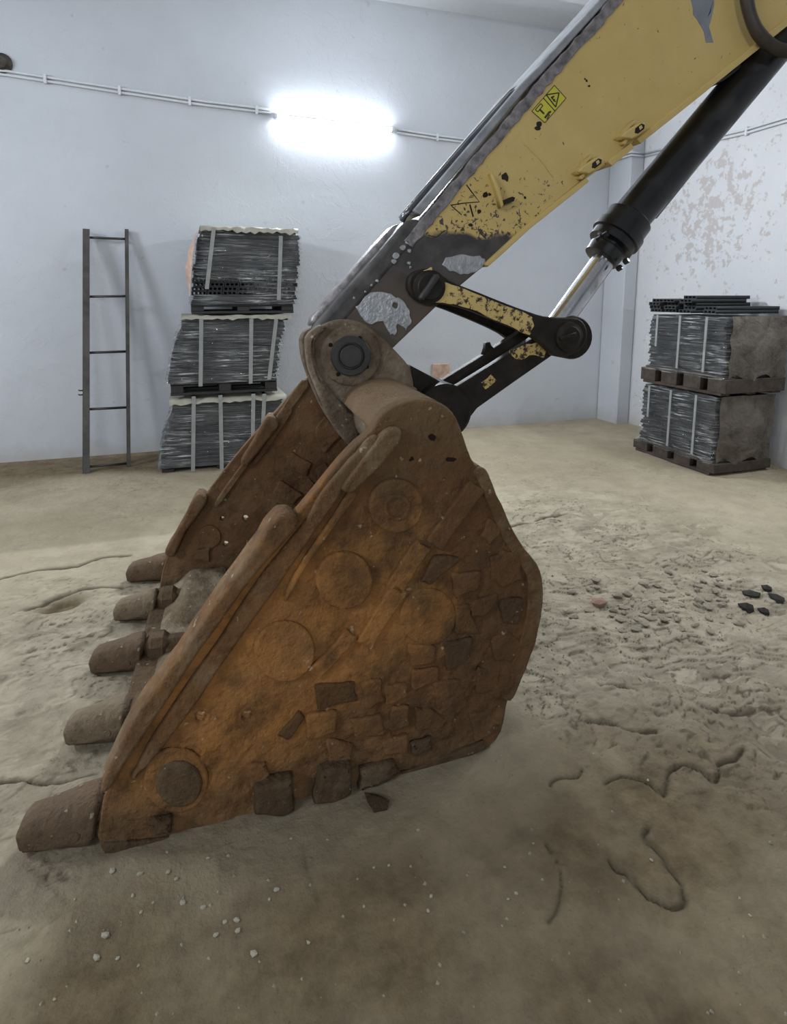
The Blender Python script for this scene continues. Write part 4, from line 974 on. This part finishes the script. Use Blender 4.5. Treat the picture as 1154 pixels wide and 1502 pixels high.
for u, v, r in ((790, 182, 4.5), (789, 188, 4), (860, 118, 1.8), (864, 126, 1.8), (858, 116, 1.5), (712, 286, 4), (718, 285, 2.5), (770, 290, 1.8), (703, 310, 3), (690, 330, 3)):
    PR('paint_chip', rough_px(circ_px(u, v, r, 6, 0.3), 0.5, 1), SK, 0.0012, -0.002, DARK, stick, 0.0003)
for ln, w in (([(684, 271), (692, 282), (703, 296), (680, 298), (661, 301)], 1.6), ([(662, 302), (677, 315)], 1.4), ([(689, 300), (694, 318)], 2.2), ([(628, 345), (640, 348), (652, 338)], 1.2)):
    PR('scratch', strip_px(ln, w), SK, 0.001, -0.002, DARK, stick, 0.0002)
PR('weld_line', strip_px([(763, 204), (775, 216), (795, 236), (812, 260)], 2.4), SK, 0.003, -0.002, YEL, stick, 0.002)
# pipe clamps on the lower edge and the torn off bracket
def clamp(u, v):
    def q(pts): return [(u+x, v+y) for x, y in pts]
    o = PR('pipe_clamp', q([(-16, 8), (-8, 0), (6, -9), (16, -15), (20, -12), (20, -4), (10, 6), (0, 12), (-4, 10)]), SK, 0.055, -0.01, YEL, stick, 0.006)
    for nm, pts, f, b, m in (('clamp_lug', [(-20, 11), (-6, -8), (4, -17), (6, -14), (-4, -4), (-15, 13)], 0.03, -0.004, YEL), ('clamp_lug', [(-14, 18), (-8, 10), (8, 4), (6, 9), (-5, 13), (-10, 20)], 0.03, -0.004, YEL), ('clamp_mouth', [(5, -4), (14, -11), (19, -9), (18, -3), (9, 4), (4, 3)], 0.057, 0.04, DARK), ('clamp_mouth', [(10, -6), (14, -9), (16, -5), (12, -1)], 0.0585, 0.05, YEL)):
        PR(nm, q(pts), SK, f, b, m, stick, 0.002)
clamp(927, 192); clamp(864, 243)
PR('bracket_stub', [(720, 254), (725, 258), (733, 276), (739, 300), (735, 305), (730, 285), (724, 266)], SK, 0.03, -0.004, YEL, stick, 0.003)
PR('bracket_stub', [(738, 294), (752, 288), (756, 290), (754, 295), (741, 300)], SK, 0.035, -0.004, DARK, stick, 0.003)
PR('paint_chip', rough_px([(735, 257), (742, 252), (746, 260), (744, 266), (737, 262)], 1, 2), SK, 0.004, -0.002, DARK, stick, 0.001)
# warning sticker
dc = [(813, 125), (830, 144), (799, 180), (780, 163)]
PR('warning_sticker', dc, SK, 0.0012, -0.001, STICKER, stick, 0.0003)
ink = []
def inkstrip(pts, w, closed=False):
    if closed: pts = pts+[pts[0]]
    for a, b in zip(pts[:-1], pts[1:]):
        ink.append(shift_mesh(extrude_2d([[SK.st(u, v, 0.002) for u, v in strip_px([a, b], w)]], SK, 0.002, 0.0008, 0.0001), BASE))
inkstrip([(801, 139), (820, 136), (815, 157)], 1.7, True); inkstrip([(797, 144), (814, 163)], 1.3); inkstrip(dc, 0.9, True)
inkstrip([(785, 161), (793, 152), (796, 155), (789, 164)], 1.3, True); inkstrip([(793, 162), (798, 167)], 2.6); inkstrip([(806, 164), (803, 168), (799, 173)], 3.0); inkstrip([(806, 168), (802, 175)], 1.5)
inkstrip([(808, 143), (813, 141)], 2.0); inkstrip([(811, 147), (815, 149)], 2.0); inkstrip([(809, 145), (814, 146)], 1.4)
for u, v, r in ((807, 164, 1.6), (792, 161, 1.6), (810, 143, 1.5)):
    ink.append(shift_mesh(extrude_2d([[SK.st(a, b, 0.002) for a, b in circ_px(u, v, r, 8)]], SK, 0.002, 0.0008, 0.0001), BASE))
obj('sticker_print', join_meshes(ink), INK, stick)

# side links (upper pair)
link_o = [(602, 405), (614, 396), (630, 394), (645, 400), (660, 412), (700, 428), (745, 446), (775, 457), (798, 464), (825, 466), (848, 467), (858, 476), (862, 490), (858, 504), (848, 516), (832, 523), (815, 523), (803, 512), (785, 497), (750, 480), (712, 464), (680, 452), (650, 446), (630, 447), (612, 440), (600, 424)]
LK = YP(YM-0.128)
sl = part('side_link')
lo = smooth_px(link_o, 2)
PR('link_plate', lo, LK, 0.055, 0.006, DARK, sl, 0.008)
PR('painted_face', rough_px([(650, 412), (690, 427), (740, 447), (780, 464), (783, 476), (776, 492), (745, 477), (705, 459), (668, 446), (640, 443), (648, 428)], 1.5, 3), LK, 0.0585, 0.05, YLINK, sl, 0.002)
pe = LK.at(629, 421, 0.055)
ME('link_pin', lathe_mesh(pe, pe+Vector((0, -1, 0)), [(0, 0.062), (0.012, 0.060), (0.016, 0.048), (0.022, 0.045)], 28), DARK, sl)
PR('locking_bar', smooth_px(strip_px([(619, 438), (631, 421), (642, 404)], 8), 2), LK, 0.10, 0.07, PINCAP, sl, 0.008)
PR('paint_chip', rough_px([(622, 396), (632, 392), (634, 399), (625, 401)], 1, 2), LK, 0.060, 0.05, YEL, sl, 0.002)
pe2 = LK.at(833, 494, 0.055)
ME('link_pin', lathe_mesh(pe2, pe2+Vector((0, -1, 0)), [(0, 0.060), (0.014, 0.058), (0.018, 0.045), (0.022, 0.04)], 28), DARK, sl)
PR('locking_bar', strip_px([(822, 497), (846, 490)], 6), LK, 0.085, 0.07, DARK, sl, 0.005)
sl2 = part('side_link')
LKF = YP(YM+0.128)
ME('link_plate', extrude_2d([[LK.st(u, v, 0.055) for u, v in lo]], LKF, -0.006, -0.055, 0.008), DARK, sl2)
ME('cross_pin', lathe_mesh(pe2+Vector((0, 0.02, 0)), pe2+Vector((0, 1, 0)), [(0, 0.05), (0.34, 0.05)], 24), DARK, sl2)
ME('cross_pin', lathe_mesh(pe+Vector((0, 0.02, 0)), pe+Vector((0, 1, 0)), [(0, 0.05), (0.30, 0.05)], 24), DARK, sl2)
# bucket link (lower pair with hub)
bl_ = part('bucket_link')
B1 = YP(YM-0.11)
bar = [(655, 582), (670, 567), (725, 533), (783, 495), (812, 472), (835, 480), (842, 500), (808, 523), (752, 562), (700, 599), (690, 612), (668, 612)]
PR('link_bar', bar, B1, 0.0, -0.045, DARK, bl_, 0.006)
PR('painted_face', rough_px([(748, 515), (772, 505), (790, 503), (799, 513), (796, 524), (778, 520), (765, 528), (752, 525)], 1.8, 2), B1, 0.003, -0.002, YLINK, bl_, 0.001)
PR('painted_face', rough_px([(706, 560), (722, 550), (728, 556), (712, 570)], 1.8, 2), B1, 0.002, -0.002, YLINK, bl_, 0.001)
B2 = YP(YM+0.11)
ME('link_bar', extrude_2d([[B1.st(u, v, 0.0) for u, v in bar]], B2, 0.045, 0.0, 0.006), DARK, bl_)
hb = B1.at(652, 604, 0)
ME('link_hub', lathe_mesh(hb+Vector((0, -0.012, 0)), hb+Vector((0, 1, 0)), [(0, 0.10), (0.01, 0.112), (0.24, 0.112), (0.25, 0.10)], 36), DARK, bl_)
web = [(602, 536), (640, 556), (684, 586), (692, 604), (660, 625), (630, 610), (610, 580)]
PR('link_web', web, YP(YM-0.06), 0.0, -0.15, DARK, bl_, 0.008)
PR('grease_nipple', [(708, 522), (726, 512), (721, 507), (719, 502), (712, 503), (712, 510)], YP(YM+0.09), 0.02, -0.01, DARK, bl_, 0.003)
# hydraulic cylinder
cyl = part('hydraulic_cylinder')
CY = YP(YM)
def cyl_part(name, u0, v0, u1, v1, prof, mat, seg=32):
    a = CY.at(u0, v0); b = CY.at(u1, v1); L = (b-a).length
    return ME(name, lathe_mesh(a, b, [(t_*L, r_) for t_, r_ in prof], seg), mat, cyl)
cyl_part('rod', 800, 500, 905, 355, [(0, 0.050), (1, 0.050)], CHROME)
pe3 = CY.at(828, 494)
ME('rod_eye', lathe_mesh(pe3+Vector((0, -0.075, 0)), pe3+Vector((0, 0.075, 0)), [(0, 0.085), (0.01, 0.09), (0.14, 0.09), (0.15, 0.085)], 28), DARK, cyl)
cyl_part('gland', 880, 380, 925, 318, [(0, 0.058), (0.02, 0.075), (0.22, 0.078), (0.25, 0.07), (0.30, 0.07), (0.32, 0.098), (0.95, 0.10), (1.0, 0.085)], BLACK)
cyl_part('gland_collar', 900, 352, 912, 336, [(0, 0.085), (0.15, 0.108), (0.85, 0.108), (1, 0.085)], BLACK)
for u, v in ((876, 352), (885, 346), (905, 395), (915, 385)):
    p = YP(YM-0.08).at(u, v); ME('gland_bolt', lathe_mesh(p, p+Vector((0.01, -0.02, 0.012)), [(0, 0.012), (0.02, 0.012), (0.022, 0.009)], 6), BLACK, cyl)
cyl_part('barrel', 922, 322, 1150, 50, [(0, 0.080), (0.03, 0.083), (0.93, 0.083), (0.96, 0.1), (1.25, 0.1)], BLACK, 40)
cyl_part('barrel_pipe', 960, 318, 1118, 122, [(0, 0.012), (1, 0.012)], BLACK, 10)
PR('barrel_lug', smooth_px([(1038, 122), (1055, 104), (1080, 90), (1088, 98), (1075, 110), (1056, 122)], 3), YP(YM), 0.05, -0.05, BLACK, cyl, 0.01)
PR('barrel_lug', smooth_px([(1080, 88), (1100, 72), (1110, 76), (1095, 96), (1084, 100)], 3), YP(YM), 0.02, -0.02, BARE, cyl, 0.006)
# corrugated hose at the upper right
HP = YP(YM-0.17)
hp = smooth_px([(1096, -60), (1094, -20), (1097, 10), (1106, 38), (1120, 58), (1140, 72), (1165, 74), (1200, 62)], 26, False)
ME('corrugated_hose', tube_mesh([HP.at(u, v) for u, v in hp], 0.024, 14, True, 0.10), HOSE, arm)

# ---------------------------------------------------------------- rubble and chips on the floor
def stone_me(seed, flat=0.6):
    rnd = random.Random(seed); bm = bmesh.new(); bmesh.ops.create_icosphere(bm, subdivisions=1, radius=1)
    for v in bm.verts: v.co = v.co*rnd.uniform(0.65, 1.15); v.co.z *= flat
    return bm_mesh(bm)
stones = [stone_me(k, 0.35+0.06*k) for k in range(8)]
def stone(name, u, v, s, mat, label, cat, group=None, sx=1.0):
    p = RM.ax(u, v, 2, 0); me = stones[random.randrange(8)].copy(); me.materials.append(mat)
    o = bpy.data.objects.new(name, me); C.objects.link(o); o.location = (p.x, p.y, floor_z(p.x, p.y)+s*0.25); o.scale = (s*sx, s, s); o.rotation_euler = (0, 0, random.uniform(0, 6.28))
    sid(o, label, cat, group)
stone('brick_stone', 878, 884, 0.040, REDST, 'reddish brown stone lying in the rubble right of the bucket', 'stone', None, 1.3)
stone('dark_clod', 552, 1180, 0.035, MUD, 'dark broken clod on the floor under the bucket edge', 'stone', None, 1.3)
for u, v, s, w in ((1100, 872, 0.042, 'blackish clod at the left end of the dark heap at the right edge'), (1140, 880, 0.042, 'largest blackish clod at the right end of the dark heap'), (1094, 893, 0.036, 'blackish clod nearest the camera at lower left of the dark heap'), (1120, 896, 0.03, 'small blackish clod at the front middle of the dark heap'), (1124, 867, .03, 'small blackish clod at the back of the dark heap')):
    stone('dark_clod', u, v, s, CLOD, w, 'stone', 'blackish clods at the right edge', 1.2)
placed = []
rr = random.Random(5)
for i in range(170):
    k = rr.random()
    if k < 0.55: u, v = rr.gauss(945, 48), rr.gauss(892, 20)
    else: u, v = rr.gauss(1050, 50), rr.gauss(877, 17)
    if u > 1150 or u < 830 or math.hypot(u-1118, (v-882)*1.6) < 52 or math.hypot(u-878, (v-884)*2) < 26: continue
    if any(math.hypot(u-a, (v-b)*2.2) < 13 for a, b in placed): continue
    placed.append((u, v))
    stone('concrete_chip', u, v, rr.uniform(0.010, 0.026), STONE, 'flat grey concrete chip in the rubble patch right of the bucket', 'stone', 'concrete chips right of the bucket', 1.4)
for u, v, s in ((205, 1283, 8), (165, 1280, 9), (268, 1325, 7), (298, 1332, 6), (347, 1350, 8), (349, 1366, 7), (316, 1372, 7), (155, 1371, 9), (142, 1404, 8), (405, 1305, 8), (247, 1281, 7), (259, 1290, 6), (305, 1260, 5), (335, 1256, 5), (225, 1324, 4), (112, 1352, 4), (207, 1337, 5), (195, 1314, 5), (613, 1218, 5), (632, 1315, 5), (628, 1337, 5), (452, 1382, 5), (172, 1406, 5), (203, 1416, 4), (570, 1270, 4), (534, 1330, 4), (548, 1273, 4), (427, 1231, 5), (372, 1400, 9), (330, 1353, 6), (395, 1320, 5), (80, 1465, 4), (110, 1320, 4), (40, 1410, 6), (745, 1320, 4), (757, 1311, 5), (740, 1272, 4), (735, 1110, 4), (870, 1105, 4), (950, 1145, 5), (955, 1262, 5), (1100, 1342, 4), (245, 1250, 5), (480, 1232, 4)):
    stone('mortar_fleck', u, v, s*0.0010, PALE2, 'tiny pale mortar fleck scattered on the shaded foreground floor', 'stone', 'pale mortar flecks in the foreground', 1.2)
def grit():
    rnd = random.Random(9); vs, fs = [], []
    for i in range(900):
        k = rnd.random()
        if k < 0.6: u, v = rnd.gauss(970, 95), rnd.gauss(885, 40)
        elif k < 0.8: u, v = rnd.gauss(800, 25), rnd.uniform(880, 1050)
        else: u, v = rnd.uniform(0, 1154), rnd.uniform(900, 1490)
        if not (720 < u < 1154 or v > 1270): continue
        p = RM.ax(u, v, 2, 0); s = rnd.uniform(0.002, 0.007); b = len(vs); z = floor_z(p.x, p.y)
        for j in range(4):
            a = j*math.pi/2+rnd.uniform(-.4, .4); vs.append((p.x+s*math.cos(a), p.y+s*math.sin(a), z-0.001))
        vs.append((p.x, p.y, z+s*0.8))
        fs += [(b, b+1, b+4), (b+1, b+2, b+4), (b+2, b+3, b+4), (b+3, b, b+4)]
    o = obj('floor_grit', mesh_from(vs, fs), STONE); sid(o, 'fine grey grit strewn over the cracked floor', 'grit', None, 'stuff')
grit()
